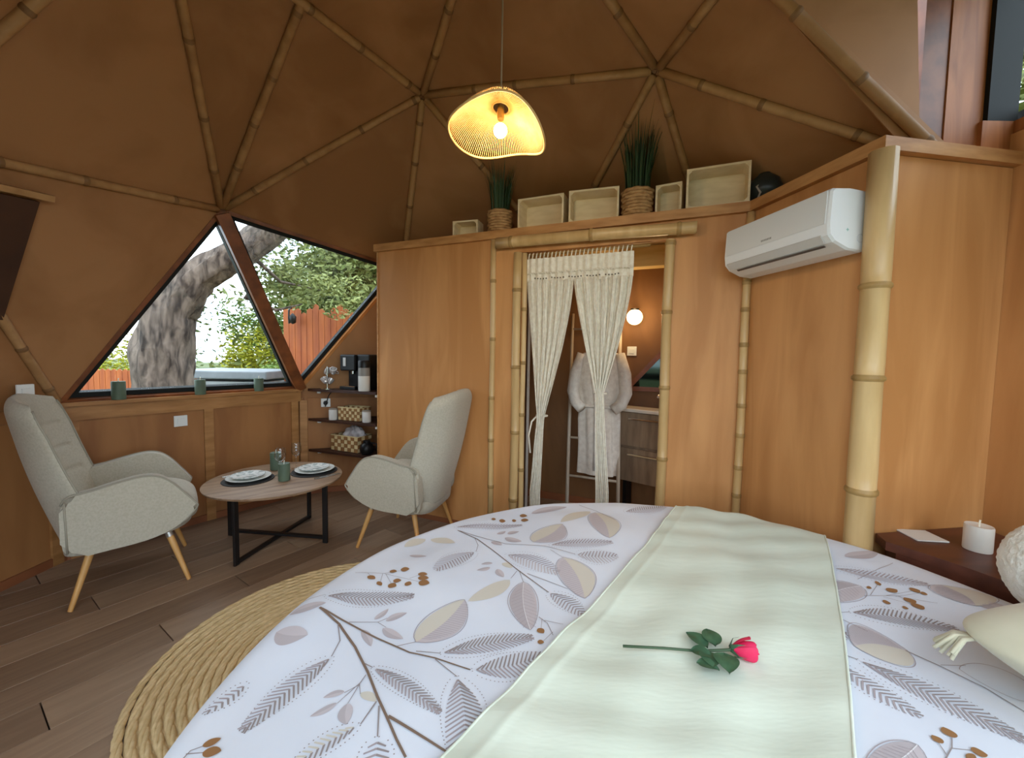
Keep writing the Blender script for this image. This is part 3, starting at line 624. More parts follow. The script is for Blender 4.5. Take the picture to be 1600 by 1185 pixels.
# cup tree with hanging cups
ct = thing('cup_tree', 'chrome cup tree on the left end of the top shelf', 'cup stand', onshelf(.19, .035, .968), AS)
MB().lathe([(0, 0), (.055, 0), (.055, .006), (.008, .012)], 24).build('base', M_chrome, ct, True, angle=40); MB().tube([(0, 0, .01), (0, 0, .20)], .005, 10).build('pole', M_chrome, ct)
def cup(label, loc, rot, m):
    c = thing('espresso_cup', label, 'cup', loc, group='cups on the chrome stand'); c.rotation_euler = rot
    MB().lathe([(0, 0), (.018, 0), (.026, .02), (.030, .052), (.028, .052), (.024, .02), (.016, .004), (0, .004)], 24).build('bowl', m, c, True, angle=60); MB().tube([(.027+.0, 0, .04), (.048, 0, .038), (.05, 0, .02), (.025, 0, .014)], .0035, 8).build('handle', m, c, True)
M_cup = mat('cup_silver', (206, 202, 198), rough=.25, metal=.5)
for k, (hz, a) in enumerate(((.165, 2.6), (.17, .3), (.09, -.9), (.075, 2.2))):
    MB().tube([(0, 0, hz+.02), (.03*math.cos(a), .03*math.sin(a), hz+.022), (.052*math.cos(a), .052*math.sin(a), hz+.034)], .003, 8).build('hook', M_chrome, ct)
    b_ = V(onshelf(.19, .035, .968))+RS @ V((.055*math.cos(a), .055*math.sin(a), hz-.03))
    cup(['silver espresso cup hanging top left on the chrome stand', 'silver espresso cup hanging top right on the chrome stand', 'silver espresso cup hanging low at the front of the chrome stand', 'silver espresso cup hanging low at the back of the chrome stand'][k], b_, (.5, .35 if k % 2 else -.5, a+AS), M_cup)
sk = thing('wall_socket', 'white socket with black plug above the middle shelf', 'socket', (-1.70, 3.668, .835)); nw = V((-(BV[2]-BV[1]).y, (BV[2]-BV[1]).x, 0)).normalized(); nw = -nw
RN = rotz(math.atan2(nw.y, nw.x)+PI/2)
MB().box(nw*.006, (.078, .01, .078), RN, .002).build('plate', M_white, sk); MB().lathe([(0, 0), (.02, 0), (.017, .03), (0, .03)], 16, nw*.012, RN @ Matrix.Rotation(PI/2, 3, 'X')).build('plug', M_black, sk); MB().tube([nw*.03, nw*.05+V((0, 0, -.03)), nw*.04+V((.03, 0, .07)), nw*.03+V((.06, 0, .108))], .004, 8).build('cord', M_black, sk, True)
def jar(label, loc):
    j = thing('storage_jar', label, 'jar', loc, group='white jars on the middle shelf')
    MB().lathe([(0, 0), (.035, 0), (.037, .004), (.037, .085), (.034, .09)], 24).build('body', mat('jar_white', (206, 202, 196), rough=.35), j, True, angle=40); MB().lathe([(.034, .0902), (.036, .092), (.036, .10), (.02, .104), (0, .104)], 24).build('lid', mat('jar_lid', (150, 140, 126), rough=.4), j, True, angle=40)
jar('white storage jar at the left of the small chequered basket', onshelf(.255, .035, .698)); jar('white storage jar at the right of the small chequered basket', onshelf(.60, .06, .698))
def basket(name, label, loc, L, Wd, Hh, nx, ny, nz, rz):
    b = thing(name, label, 'basket', loc, rz, 'chequered baskets in the niche'); mb = MB()
    MB().box((0, 0, .004), (L*.94, Wd*.94, .006)).build('bottom', M_weave2, b)
    mbs = MB()
    def side(p, q, n, cnt):
        d = (q-p)/cnt
        for i in range(cnt):
            for k in range(nz):
                mbs.mi = (i+k) % 2; off = .004 if (i+k) % 2 else 0
                c = p+d*(i+.5)+V((0, 0, Hh*(k+.5)/nz))
                u_ = d.normalized(); R = Matrix((u_, n, V((0, 0, 1)))).transposed()
                mbs.box(c+n*(off-.003), (d.length*.97, .006, Hh/nz*.97), R)
    a, c_ = L/2, Wd/2
    P4 = [V((-a, -c_, .004)), V((a, -c_, .004)), V((a, c_, .004)), V((-a, c_, .004))]; N4 = [V((0, -1, 0)), V((1, 0, 0)), V((0, 1, 0)), V((-1, 0, 0))]
    for i in range(4): side(P4[i], P4[(i+1) % 4], N4[i], nx if i % 2 == 0 else ny)
    o = mbs.build('weave', [M_weave1, M_weave2], b)
    MB().tube([(p.x*1.0, p.y*1.0, Hh+.004) for p in P4], .006, 8, closed=True).build('rim', M_weave1, b, True)
    return b
basket('woven_basket', 'small chequered woven basket on the middle shelf', onshelf(.425, .11, .698), .235, .14, .11, 8, 5, 4, AS)
for k in range(3):
    o = MB().lathe([(0, 0), (.016, 0), (.023, .012), (.024, .03), (.02, .035), (0, .036)], 20).build('coffee_capsule', mat('capsule_%d' % k, ((60, 30, 24), (30, 30, 34), (120, 90, 50))[k], rough=.3, metal=.6), smooth=True, angle=40)
    o.location = V(onshelf(.365+.05*k, .105, .698+.0105)); tag(o, ('dark red', 'black', 'bronze')[k]+' coffee capsule inside the small chequered basket', 'capsule', 'capsules in the small basket')
basket('woven_basket', 'large chequered woven basket on the lowest shelf', onshelf(.37, .13, .418), .31, .17, .135, 8, 4, 4, AS-.05)
wr_ = thing('wrapped_bundle', 'clear plastic wrapped bundle heaped in the large chequered basket', 'bundle', onshelf(.40, .14, .432), AS)
def lump(u, v):
    a = 2*PI*u; b = PI*(v-.5); r = 1+.10*math.sin(5*a+3*b)+.07*math.sin(9*a-7*b)
    return V((.115*r*math.cos(a)*math.cos(b), .065*r*math.sin(a)*math.cos(b), .10+.095*r*math.sin(b)))
MB().grid(lump, 36, 18, cu=True).build('wrap', M_foil, wr_, smooth=True)
bp_ = thing('water_carafe', 'black round carafe at the right end of the lowest shelf', 'carafe', onshelf(.60, .06, .418))
MB().lathe([(0, 0), (.04, 0), (.055, .02), (.058, .05), (.05, .085), (.03, .10), (.03, .12), (0, .12)], 28).build('body', M_black, bp_, True, angle=50); MB().tube([(.05, 0, .03), (.085, 0, .04), (.085, 0, .09), (.03, 0, .10)], .006, 8).build('handle', M_black, bp_, True)

# ------------------------------------------------------------------ on the ledge: crates, grass plants, dark ball vase
M_crate = mat('crate_pine', (220, 198, 156), (234, 214, 176), rough=.65, scale=(8, 8, 30), detail=4); M_wick_ = mat('wicker', (168, 126, 80), (196, 154, 104), rough=.75, scale=(30, 30, 30), detail=3)
M_blade = mat('grass_blade', (34, 58, 36), (62, 86, 52), rough=.6, scale=(3, 3, 3), island=.7, pos=(.2, .8)); M_soil = mat('soil', (46, 36, 28), rough=.95)
ZL = ZT+.0555
def ledge_pt(x, d): p = on1(x)+n1*d; return V((p.x, p.y, ZL))
A1 = math.atan2(u1.y, u1.x)
def crate(label, x, d, Wd, Hh, Dp, tw=0):
    c = thing('wooden_crate', label, 'crate', ledge_pt(x, d), A1+tw, 'open wooden crates on the ledge'); th = .012
    for nm, cc, ss in (('bottom', (0, Dp/2, th/2), (Wd, Dp, th)), ('top', (0, Dp/2, Hh-th/2), (Wd, Dp, th)), ('side', (-Wd/2+th/2, Dp/2, Hh/2), (th, Dp, Hh-2*th)), ('side', (Wd/2-th/2, Dp/2, Hh/2), (th, Dp, Hh-2*th)), ('back', (0, Dp-.006, Hh/2), (Wd-2*th, .008, Hh-2*th))):
        MB().box(cc, ss, bev=.0012).build(nm, M_crate, c)
    for sx in (-1, 1):
        for sz in (0, 1): MB().plate([(sx*(Wd/2-th), .004, th if sz == 0 else Hh-th), (sx*(Wd/2-th-.018), .004, th if sz == 0 else Hh-th), (sx*(Wd/2-th), .004, (th+.018) if sz == 0 else Hh-th-.018)], (0, Dp*.8, 0)).build('corner_block', M_crate, c)
crate('small pale crate at the far left of the ledge', -.385, .05, .20, .125, .12, .12)
crate('pale wooden crate right of the first grass plant', .165, .012, .325, .205, .15, 0)
crate('pale wooden crate left of the tall grass plant', .495, .012, .315, .205, .15, .10)
crate('shadowed crate beside the tall grass plant', .905, .05, .15, .185, .12, -.1)
crate('largest pale crate at the right end of the ledge', 1.145, -.012, .325, .225, .15, 0)
def grass(label, x, d, r, h, hb, seed, N=150):
    p = thing('potted_grass', label, 'plant', ledge_pt(x, d), group='grass plants in wicker pots'); rr = random.Random(seed)
    mb = MB(); rows = 9
    for k in range(rows):
        pts = []
        for i in range(36):
            a = 2*PI*i/36; q = r*(.88+.12*k/rows)+.005*math.sin(9*a+(PI if k % 2 else 0)); pts.append((q*math.cos(a), q*math.sin(a), h*(k+.5)/rows))
        mb.tube(pts, h/rows*.56, 6, closed=True)
    mb.build('wicker_pot', M_wick_, p, smooth=True); MB().lathe([(0, .004), (r*.82, .004), (r*.92, h*.86), (0, h*.88)], 24).build('soil', M_soil, p)
    mb = MB()
    for i in range(N):
        a = rr.random()*2*PI; q = r*.8*math.sqrt(rr.random()); L = hb*(.55+.45*rr.random()); ln = (.10+.25*rr.random())*q/r*L; bw = .0032
        ca, sa = math.cos(a), math.sin(a); ta = a+rr.uniform(-1, 1); w_ = V((-math.sin(ta), math.cos(ta), 0))*bw
        ps = [V((q*ca, q*sa, h*.85))+V((ca*ln*t*t, sa*ln*t*t, L*t*(1-.12*t*ln*4))) for t in (0, .35, .7, 1)]
        vs = []
        for j, c in enumerate(ps): k = (1, 1, .7, .08)[j]; vs += [c-w_*k, c+w_*k]
        mb.add(vs, [(0, 1, 3, 2), (2, 3, 5, 4), (4, 5, 7, 6)])
    mb.build('blades', M_blade, p, fixn=False)
grass('grass plant in a wicker pot under the pendant lamp', -.145, .10, .085, .165, .40, 3)
grass('tall grass plant in a wicker pot at the middle of the ledge', .735, .09, .09, .175, .52, 4, 180)
bv = thing('ball_vase', 'dark round vase with pale ribbon at the right end of the ledge', 'vase', V((1.395, 2.31, ZL))+n1*.02)
MB().lathe([(0, .0), (.03, 0), (.055, .022), (.084, .06), (.088, .095), (.07, .14), (.04, .165), (.034, .175), (.026, .175), (.026, .15), (0, .13)], 28).build('body', mat('dark_glaze', (34, 40, 38), (46, 54, 50), rough=.35, scale=(6, 6, 6)), bv, True, angle=50)
MB().tube([(-.045, -.055, .11), (-.075, -.05, .085), (-.06, -.062, .05), (-.072, -.055, .012)], [.006, .005, .006, .004], 8).build('ribbon', mat('ribbon', (168, 160, 146), rough=.7), bv, True)

# ------------------------------------------------------------------ air conditioner
ac = thing('air_conditioner', 'white wall air conditioner beside the thick bamboo post', 'air conditioner', Pb+u2*.045+V((0, 0, 1.735)), math.atan2(u2.y, u2.x))
# local: x along the wall towards the viewer, y into the room is negative n2
sgn = 1 if (rotz(math.atan2(u2.y, u2.x)) @ V((0, 1, 0))).dot(-n2) > 0 else -1
LA = .585
prof = [(.001, .012), (.001, .238), (.10, .246), (.178, .240), (.190, .228), (.196, .10), (.190, .058), (.165, .032), (.10, .006), (.03, .0)]
mb = MB()
def acbody(x0, x1, sc=1.0):
    return [V((x0, sgn*d, z)) for d, z in prof]
xs = [(-.004, .94), (.004, 1.0), (LA-.004, 1.0), (LA+.006, .955)]
cy_, cz_ = .09, .125
rings = [[V((x, sgn*(cy_+(d-cy_)*k if d > .01 else d), cz_+(z-cz_)*k)) for d, z in prof] for x, k in xs]
n = len(prof); vs = [p for r in rings for p in r]; fs = [tuple(range(n-1, -1, -1)), tuple((len(xs)-1)*n+k for k in range(n))]
for i in range(len(xs)-1):
    for k in range(n): fs.append((i*n+k, i*n+(k+1) % n, (i+1)*n+(k+1) % n, (i+1)*n+k))
mb.add(vs, fs); mb.build('casing', mat('ac_white', (236, 238, 238), rough=.3, spec=.5), ac)
MB().plate([V((.012, sgn*.1895, .232)), V((LA-.012, sgn*.1895, .232)), V((LA-.012, sgn*.1955, .104)), V((.012, sgn*.1955, .104))], V((0, sgn*.003, 0))).build('front_panel', mat('ac_panel', (226, 228, 226), rough=.35), ac)
MB().plate([V((.02, sgn*.1925, .064)), V((LA-.03, sgn*.1925, .064)), V((LA-.03, sgn*.172, .036)), V((.02, sgn*.172, .036))], V((0, sgn*.002, -.004))).build('louvre', mat('ac_louvre', (206, 204, 200), rough=.4), ac)
MB().plate([V((.06, sgn*.163, .0275)), V((LA-.04, sgn*.163, .0275)), V((LA-.04, sgn*.155, .0235)), V((.06, sgn*.155, .0235))], V((0, 0, -.003))).build('air_slot', mat('slot_dark', (92, 82, 78), rough=.6), ac)
M_mark = mat('print_grey', (150, 150, 146), rough=.5); lg = MB()
for k in range(7): lg.box((.255+k*.0088, sgn*.1978, .121), (.0055, .001, .0085))
lg.build('wordmark', M_mark, ac)
M_mint = mat('print_mint', (150, 196, 186), rough=.5); pm = MB(); pm.box((LA+.0062, sgn*.108, .082), (.001, .012, .003)); pm.box((LA+.0062, sgn*.108, .082), (.001, .003, .012)); pm.build('plus_mark', M_mint, ac)
MB().tube([(LA+.0064, sgn*.045+.016*math.cos(k*PI/9), .052+.016*math.sin(k*PI/9)) for k in range(18)], .0007, 4, closed=True).build('round_mark', mat('print_pale', (196, 200, 204), rough=.5), ac)

# ------------------------------------------------------------------ pendant lamp
M_rattan = mat('rattan', (204, 158, 92), (220, 178, 112), rough=.6, scale=(30, 30, 30)); M_cord = mat('lamp_cord', (150, 128, 98), rough=.6)
LC = V((-.062, 1.66, 2.245))
pl_ = thing('pendant_lamp', 'woven hat-shaped pendant lamp with lit bulb', 'pendant lamp', LC)
tilt = Matrix.Rotation(math.radians(7), 3, 'Y') @ Matrix.Rotation(math.radians(-9), 3, 'X')
NR = 62
def rim(a):  # wavy hat brim
    r = .184+.010*math.cos(2*a+.6); z = -.105-.024*math.cos(2*a+.2)-.014*math.cos(3*a+.4)
    return tilt @ V((r*math.cos(a), r*math.sin(a), z))+V((0, 0, .03))
def rib(a, t):
    b = rim(a); top = tilt @ V((.034*math.cos(a), .034*math.sin(a), .0))+V((0, 0, .03)); m_ = top.lerp(b, t)
    return m_+V((0, 0, .022*math.sin(t*PI)))+(tilt @ V((math.cos(a), math.sin(a), 0)))*.012*math.sin(t*PI)
sd = thing('lamp_shade', None, None); sd.parent = pl_
bpy.data.objects.remove(sd)
rb_ = MB()
for k in range(NR*2):
    a = 2*PI*k/(NR*2); rb_.tube([rib(a, t/8) for t in range(9)], .0015, 5)
shade = rb_.build('shade', M_rattan, pl_, smooth=True)
MB().tube([rim(2*PI*k/72) for k in range(72)], .0045, 8, closed=True).build('rim', M_rattan, shade, smooth=True)
MB().tube([rib(2*PI*k/36, 0) for k in range(36)], .004, 8, closed=True).build('crown_ring', M_rattan, shade, smooth=True)
bz = V((-.0, -.012, -.062))
MB().tube([(0, 0, .03), (0, 0, .05), (.003, -.001, T.z-LC.z-.03)], [.006, .0035, .0035], 8).build('cord', M_cord, pl_)
MB().lathe([(0, .035), (.013, .035), (.015, .01), (.013, -.018), (0, -.018)], 20, V((0, 0, .005))).build('socket', mat('brass', (170, 140, 80), rough=.35, metal=.8), pl_, True, angle=40)
bulbm = mat('lit_bulb', (255, 226, 160), emit=24)
MB().bm(sph_bm(.027, 20, 14), bz).build('bulb', bulbm, pl_, smooth=True)
ld = bpy.data.lights.new('bulb_light', 'POINT'); ld.energy = 9; ld.color = (1, .78, .50); ld.shadow_soft_size = .022; lo = bpy.data.objects.new('bulb_light', ld); COL.objects.link(lo); lo.parent = pl_; lo.location = bz+V((0, 0, -.047))

# ------------------------------------------------------------------ doorway curtain
M_macr = mat('macrame_cotton', (230, 219, 198), (243, 235, 216), rough=.9, scale=(40, 40, 40), detail=4, bump=.4, bscale=(120, 120, 90), spec=.1)
CO = on1(.085)+n1*.012; AC_ = A1
cu = thing('macrame_curtain', 'cream macrame curtain tied in two at the bathroom doorway', 'curtain', (CO.x, CO.y, 0), AC_)
sx_ = lambda x: (x-.085)/u1.x
MB().tube([(-.03, .02, 1.985), (.80, .02, 1.985)], .009, 10).build('rod', M_bamnode, cu, True)
W0, W1 = 0.0, sx_(.735)
def vls(u, v): return V((W0+(W1-W0)*u, .002+.006*math.sin(u*95), 1.955-.155*v-.010*abs(math.sin(u*PI*5))*v))
mb = MB(); mb.grid(vls, 120, 8)
for k in range(26):
    x = W0+(W1-W0)*(k+.5)/26; mb.tube([(x-.006, .010, 1.95), (x, .006, 1.985), (x, .02, 1.996), (x+.002, .032, 1.98)], .0045, 6)
for k in range(40):
    x = W0+(W1-W0)*(k+.5)/40; mb.tube([(x-.008, -.004, 1.86), (x, -.006, 1.85), (x+.008, -.004, 1.86)], .004, 5)
vo = mb.build('valance', M_macr, cu, smooth=True, fixn=False)
kn = MB()
for k in range(30):
    if k % 6 == 5: continue
    kn.bm(sph_bm(.0048, 8, 6), V((W0+(W1-W0)*(.09+.84*k/30), -.007, 1.822-.006*abs(math.sin(k*.55)))))
kn.build('beads', mat('dark_bead', (96, 82, 64), rough=.5), vo, smooth=True)
def panel(xa, xb, xt, zt_, xe, wt, we, nm='drape', seed=0):
    rr = random.Random(seed)
    def pos(u, v):
        z = 1.805-(1.805-.03)*v; zt = zt_
        if z > zt: k = (1.805-z)/(1.805-zt); e = k**1.35; x0 = xa+(xt-wt/2-xa)*e; x1 = xb+(xt+wt/2-xb)*e; amp = .010+.006*k
        else:
            k = (zt-z)/(zt-.03); x0 = xt-wt/2+(xe-we/2-xt+wt/2)*min(1, k*1.6); x1 = xt+wt/2+(xe+we/2-xt-wt/2)*min(1, k*1.6); amp = .010
        return x0+(x1-x0)*u, amp, z
    mb = MB()
    def surf(u, v):
        x, a, z = pos(u, v); return V((x, a*math.sin(u*PI*13+seed)+.004*math.sin(u*PI*31)+.014*math.sin(v*9), z))
    mb.grid(surf, 90, 90)
    for k in range(30):
        u = (k+.5)/30; pts = []
        for j in range(46):
            v = j/45; p = surf(min(1, max(0, u+.006*math.sin(v*40+k))), v); pts.append(p+V((0, -.004, 0)))
        mb.tube(pts, .0032, 5)
    pn = mb.build(nm, M_macr, cu, smooth=True, fixn=False)
    ring = [V((xt+(wt/2+.012)*math.cos(a), .010+.026*math.sin(a), zt_)) for a in [2*PI*i/16 for i in range(16)]]
    MB().tube(ring, .007, 6, closed=True).build('tieback', M_macr, pn, smooth=True)
    return pn
p1_ = panel(W0, sx_(.392), sx_(.202), .885, sx_(.165), .05, .075, seed=1); p2_ = panel(sx_(.388), W1, sx_(.567), 1.06, sx_(.595), .05, .085, seed=2)
MB().tube([(sx_(.18), 0, .89), (sx_(.14), -.01, .84), (sx_(.122), -.01, .74), (sx_(.135), -.01, .62)], .006, 8).build('tie_cord', M_macr, p1_, True)
# ------------------------------------------------------------------ bathroom behind the curtain
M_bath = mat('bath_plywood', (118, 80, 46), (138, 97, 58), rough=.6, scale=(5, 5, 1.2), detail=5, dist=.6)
wb = thing('wall_bathroom', 'warm plywood wall at the back of the bathroom', None, kind='structure')
b0 = V((.33, 3.61, 0)); bl = b0-u1*.95; brr = b0+u1*1.02
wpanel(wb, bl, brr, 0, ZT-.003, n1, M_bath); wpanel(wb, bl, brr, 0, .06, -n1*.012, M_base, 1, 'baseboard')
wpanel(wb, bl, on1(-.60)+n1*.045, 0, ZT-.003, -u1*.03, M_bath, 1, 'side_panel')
o = MB().plate([on1(-.6)+n1*.05+V((0, 0, ZT-.03)), on1(1.25)+n1*.05+V((0, 0, ZT-.03)), brr+V((0, 0, ZT-.03)), bl+V((0, 0, ZT-.03))], V((0, 0, .02))).build('ceiling_board', mat('bath_ceiling', (196, 160, 96), (214, 178, 112), rough=.6, scale=(3, 14, 14)), wb)
bm_ = MB(); bm_.bar(on1(.60)+n1*.42+V((0, 0, 2.0)), on1(1.20)+n1*.42+V((0, 0, 2.0)), V((0, 0, 1)), .10, -.07, .07); o = bm_.build('trim_11', mat('pale_beam', (206, 168, 92), (222, 188, 116), rough=.6, scale=(3, 3, 24), bump=.1)); tag(o, 'pale rough beam across the bathroom ceiling', kind='structure')
sp = thing('shower_panel', 'pale grey panel just inside the left door jamb', 'panel', on1(.07)+n1*.15)
MB().box((-.01, .10, 1.0), (.02, .22, 1.98), bev=.003).build('sheet', mat('pale_panel', (178, 172, 164), rough=.5), sp); MB().box((-.01, .10, .012), (.03, .23, .02)).build('foot_rail', M_alu, sp)
# globe sconce
sc = V((1.003, 3.325, 1.618))-n1*.07
gs = thing('globe_sconce', 'lit round globe lamp on the bathroom wall', 'wall lamp', sc)
MB().bm(sph_bm(.062, 28, 18)).build('globe', mat('lit_globe', (255, 222, 160), emit=7), gs, smooth=True)
Rb = Matrix((u1, n1, V((0, 0, 1)))).transposed()
MB().lathe([(0, 0), (.045, 0), (.045, .018), (0, .018)], 24, n1*.050, Rb @ Matrix.Rotation(-PI/2, 3, 'X')).build('backplate', M_black, gs); MB().lathe([(.0, .0), (.03, .0), (.034, .012), (0, .012)], 20, V((0, 0, .056))).build('cap', M_black, gs, True, angle=40)
ld = bpy.data.lights.new('globe_light', 'POINT'); ld.energy = 4; ld.color = (1, .70, .36); ld.shadow_soft_size = .06; lo = bpy.data.objects.new('globe_light', ld); COL.objects.link(lo); lo.parent = gs; lo.location = -n1*.135
switch('white switch below the globe lamp in the bathroom', V((.985, 3.332, 1.346))-n1*.002, -n1, .075)
# triangular mirror
tm = thing('triangular_mirror', 'triangular mirror in a reddish frame beside the washbasin', 'mirror', b0+u1*.80-n1*.004)
q = lambda s, z: u1*s+V((0, 0, z))-n1*.012
tp_ = [q(-.11, 1.04), q(.22, 1.04), q(.22, 1.42)]
MB().plate(tp_, -n1*.006).build('glass', mat('mirror_dark', (60, 66, 62), rough=.05, metal=1), tm)
for i in range(3): MB().bar(tp_[i], tp_[(i+1) % 3], -n1, .035, -.012, .022, .015).build('frame_bar', M_beam, tm)
# vanity unit with two drawers, counter, basin tap
M_van = mat('greyed_oak', (122, 100, 78), (150, 126, 100), rough=.55, scale=(22, 22, 3), detail=5)
Va = V((.862, 3.18, 0)); va = math.radians(-40); uv = V((math.cos(va), math.sin(va), 0)); nv = V((-uv.y, uv.x, 0))   # front runs along uv, depth along nv
vn = thing('vanity_unit', 'greyed oak vanity with two drawers behind the right door jamb', 'vanity', Va, va)
MB().box((.22, .085, .60), (.44, .15, .54), bev=.003).build('carcass', M_van, vn)
for z_ in (.735, .455):
    d_ = MB().box((.22, .0, z_), (.43, .018, .262), bev=.003).build('drawer', M_van, vn)
    MB().box((.22, -.02, z_+.085), (.28, .018, .016), bev=.004).build('handle', M_chrome, d_)
MB().box((.22, .07, .885), (.46, .19, .028), bev=.006).build('countertop', mat('basin_white', (226, 216, 200), rough=.25), vn)
for s_ in (.04, .40): MB().box((s_, .09, .166), (.03, .10, .324)).build('leg', M_black, vn)
tpv = thing('basin_tap', 'dark tap on the white vanity top', 'tap', Va+uv*.30+nv*.10+V((0, 0, .90)), va)
MB().tube([(0, 0, 0), (0, 0, .13)], .016, 14).build('body', M_black, tpv, True); MB().tube([(0, 0, .115), (0, -.06, .12), (0, -.11, .105)], .010, 10).build('spout', M_chrome, tpv, True); MB().tube([(0, 0, .13), (-.02, 0, .165)], .006, 8).build('lever', M_chrome, tpv, True)
# towel ladder and bathrobe
M_lad = mat('ladder_wood', (176, 160, 140), (196, 180, 160), rough=.6, scale=(12, 12, 3))
lb = V((.452, 3.15, .002)); ltp = b0-u1*.02+u1*.27-n1*.02
tl = thing('towel_ladder', 'pale wooden towel ladder leaning on the bathroom wall', 'ladder', lb)
top_ = V((.515, 3.50, 1.66))-lb; ru = u1*.40
for k in (0, 1): MB().tube([ru*k, ru*k+top_], .014, 12).build('rail', M_lad, tl, True)
for t_ in (.20, .38, .56, .74, .92): MB().tube([top_*t_, top_*t_+ru], .010, 10).build('rung', M_lad, tl, True)
M_robe = mat('robe_cotton', (206, 196, 184), (220, 212, 200), rough=.95, scale=(30, 30, 30), bump=.3, bscale=(60, 60, 60), spec=.1)
rbp = V((.69, 3.16, 0)); rbe = thing('bathrobe', 'white cotton bathrobe hanging on the towel ladder', 'bathrobe', (rbp.x, rbp.y, .36), A1)
sec = [(1.335, .05, .03), (1.325, .13, .05), (1.29, .175, .06), (1.20, .185, .07), (1.05, .18, .075), (.93, .155, .066), (.90, .148, .062), (.80, .155, .07), (.60, .15, .07), (.45, .155, .072), (.37, .16, .07)]
def robe(u, v):
    i = v*(len(sec)-1); j = min(int(i), len(sec)-2); f_ = i-j; z, a, b = [sec[j][k]*(1-f_)+sec[j+1][k]*f_ for k in range(3)]
    th = 2*PI*u; fold = 1+.10*math.sin(th*7+z*3)*min(1, max(0, (1.3-z)*2))
    return V((a*math.cos(th)*fold, b*math.sin(th)*fold, z-.36))
MB().grid(robe, 72, 50, cu=True).build('body', M_robe, rbe, smooth=True)
for s_ in (-1, 1): MB().tube([(s_*.14, 0, .955), (s_*.19, -.02, .80), (s_*.205, -.03, .66), (s_*.175, -.05, .575), (s_*.12, -.075, .53)], [.045, .050, .048, .045, .042], 16).build('sleeve', M_robe, rbe, smooth=True)
MB().tube([(.158*math.cos(a), .070*math.sin(a), .55) for a in [2*PI*i/24 for i in range(24)]], .013, 8, closed=True).build('belt', M_robe, rbe, smooth=True)
MB().tube([(.0, -.072, .55), (.03, -.085, .40), (.025, -.085, .22)], .010, 8).build('belt_end', M_robe, rbe, smooth=True)
for s_ in (-1, 1): MB().tube([(s_*.045, -.045, .95), (s_*.05, -.07, .80), (s_*.012, -.078, .58), (s_*.008, -.08, .05)], .012, 8).build('lapel', M_robe, rbe, smooth=True)

# ------------------------------------------------------------------ rug
M_jute = mat('jute', (202, 174, 126), (224, 198, 152), rough=.95, scale=(40, 40, 40), detail=5, bump=.4, island=.35, pos=(.3, .75))
RC = V((-.735, 1.70, 0)); rg = thing('jute_rug', 'round braided jute rug partly under the bed', 'rug', (RC.x, RC.y, .0005))
NB = 21
for k in range(NB):
    R_ = .705-.0325*k; pts = []; nseg = max(24, int(R_*190)); mb = MB()
    for s_ in range(3):
        pts = [((R_+.008*math.sin(i*2*PI*nseg/6/nseg*1.0+s_*2.094))*math.cos(2*PI*i/nseg), (R_+.008*math.sin(i*1.05+s_*2.094))*math.sin(2*PI*i/nseg), .009+.004*math.cos(i*1.05+s_*2.094)) for i in range(nseg)]
        mb.tube(pts, .0088, 5, closed=True)
    mb.build('braid', M_jute, rg, smooth=True)
MB().lathe([(0, .002), (.69, .002), (.69, .008), (0, .008)], 48).build('backing', M_jute, rg)

# ------------------------------------------------------------------ round bed
BC = V((.485, .90, 0)); RBED = 1.155; ZBED = .560; RHO = .06
def wr(x, y):
    return .0045*math.sin(7*x+3*y+.5)+.0035*math.sin(-5*x+9*y+1)+.003*math.sin(15*x+6*y)*math.sin(8*y-4*x)+.010*math.exp(-((math.hypot(x-BC.x, y-BC.y)-RBED+.12)/.06)**2)*math.sin(9*math.atan2(y-BC.y, x-BC.x)+.7)*.7
def S(x, y, off=0.0):
    dx, dy = x-BC.x, y-BC.y; r = math.hypot(dx, dy); a = math.atan2(dy, dx); ca, sa = (dx/r, dy/r) if r > 1e-6 else (1, 0)
    r0 = RBED-RHO
    if r <= r0: rr, z, nr, nz_ = r, ZBED+wr(x, y), 0, 1
    else:
        s = (r-r0)/RHO
        if s < PI/2: rr = r0+RHO*math.sin(s); z = ZBED-RHO*(1-math.cos(s))+wr(x, y)*(1-s/(PI/2)); nr, nz_ = math.sin(s), math.cos(s)
        else:
            h = r-r0-RHO*PI/2; wv = (.012*math.sin(a*23)+.006*math.sin(a*41+1)-.006)*min(1, h/.15); rr = RBED+wv+h*.02; z = ZBED-RHO-h; nr, nz_ = 1, 0
    return V((BC.x+(rr+nr*off)*ca, BC.y+(rr+nr*off)*sa, z+nz_*off))
M_duvet = mat('white_cotton', (214, 217, 226), (222, 225, 233), rough=.9, scale=(3, 3, 3), sheen=.1, spec=.15, bump=.15, bscale=(9, 9, 9))
bed = thing('round_bed', 'large round bed with white leaf-printed duvet', 'bed', (BC.x, BC.y, 0))
loc = lambda p: p-V((BC.x, BC.y, 0))
MB().lathe([(0, .03), (1.02, .03), (1.04, .05), (1.04, .24), (0, .24)], 64).build('base', M_shelf, bed, smooth=True, angle=40)
MB().lathe([(0, .241), (1.03, .241), (1.065, .27), (1.065, .45), (1.03, .485), (0, .485)], 64).build('mattress', mat('mattress_white', (220, 218, 210), rough=.9), bed, smooth=True, angle=50)
RMAX = RBED-RHO+RHO*PI/2+.36
dv_ = MB()
def dgrid(u, v):
    r = RMAX*v**.85; a = 2*PI*u; return loc(S(BC.x+max(r, .001)*math.cos(a), BC.y+max(r, .001)*math.sin(a)))
dv_.grid(dgrid, 360, 130, cu=True); du = dv_.build('duvet', M_duvet, bed, smooth=True, fixn=False)
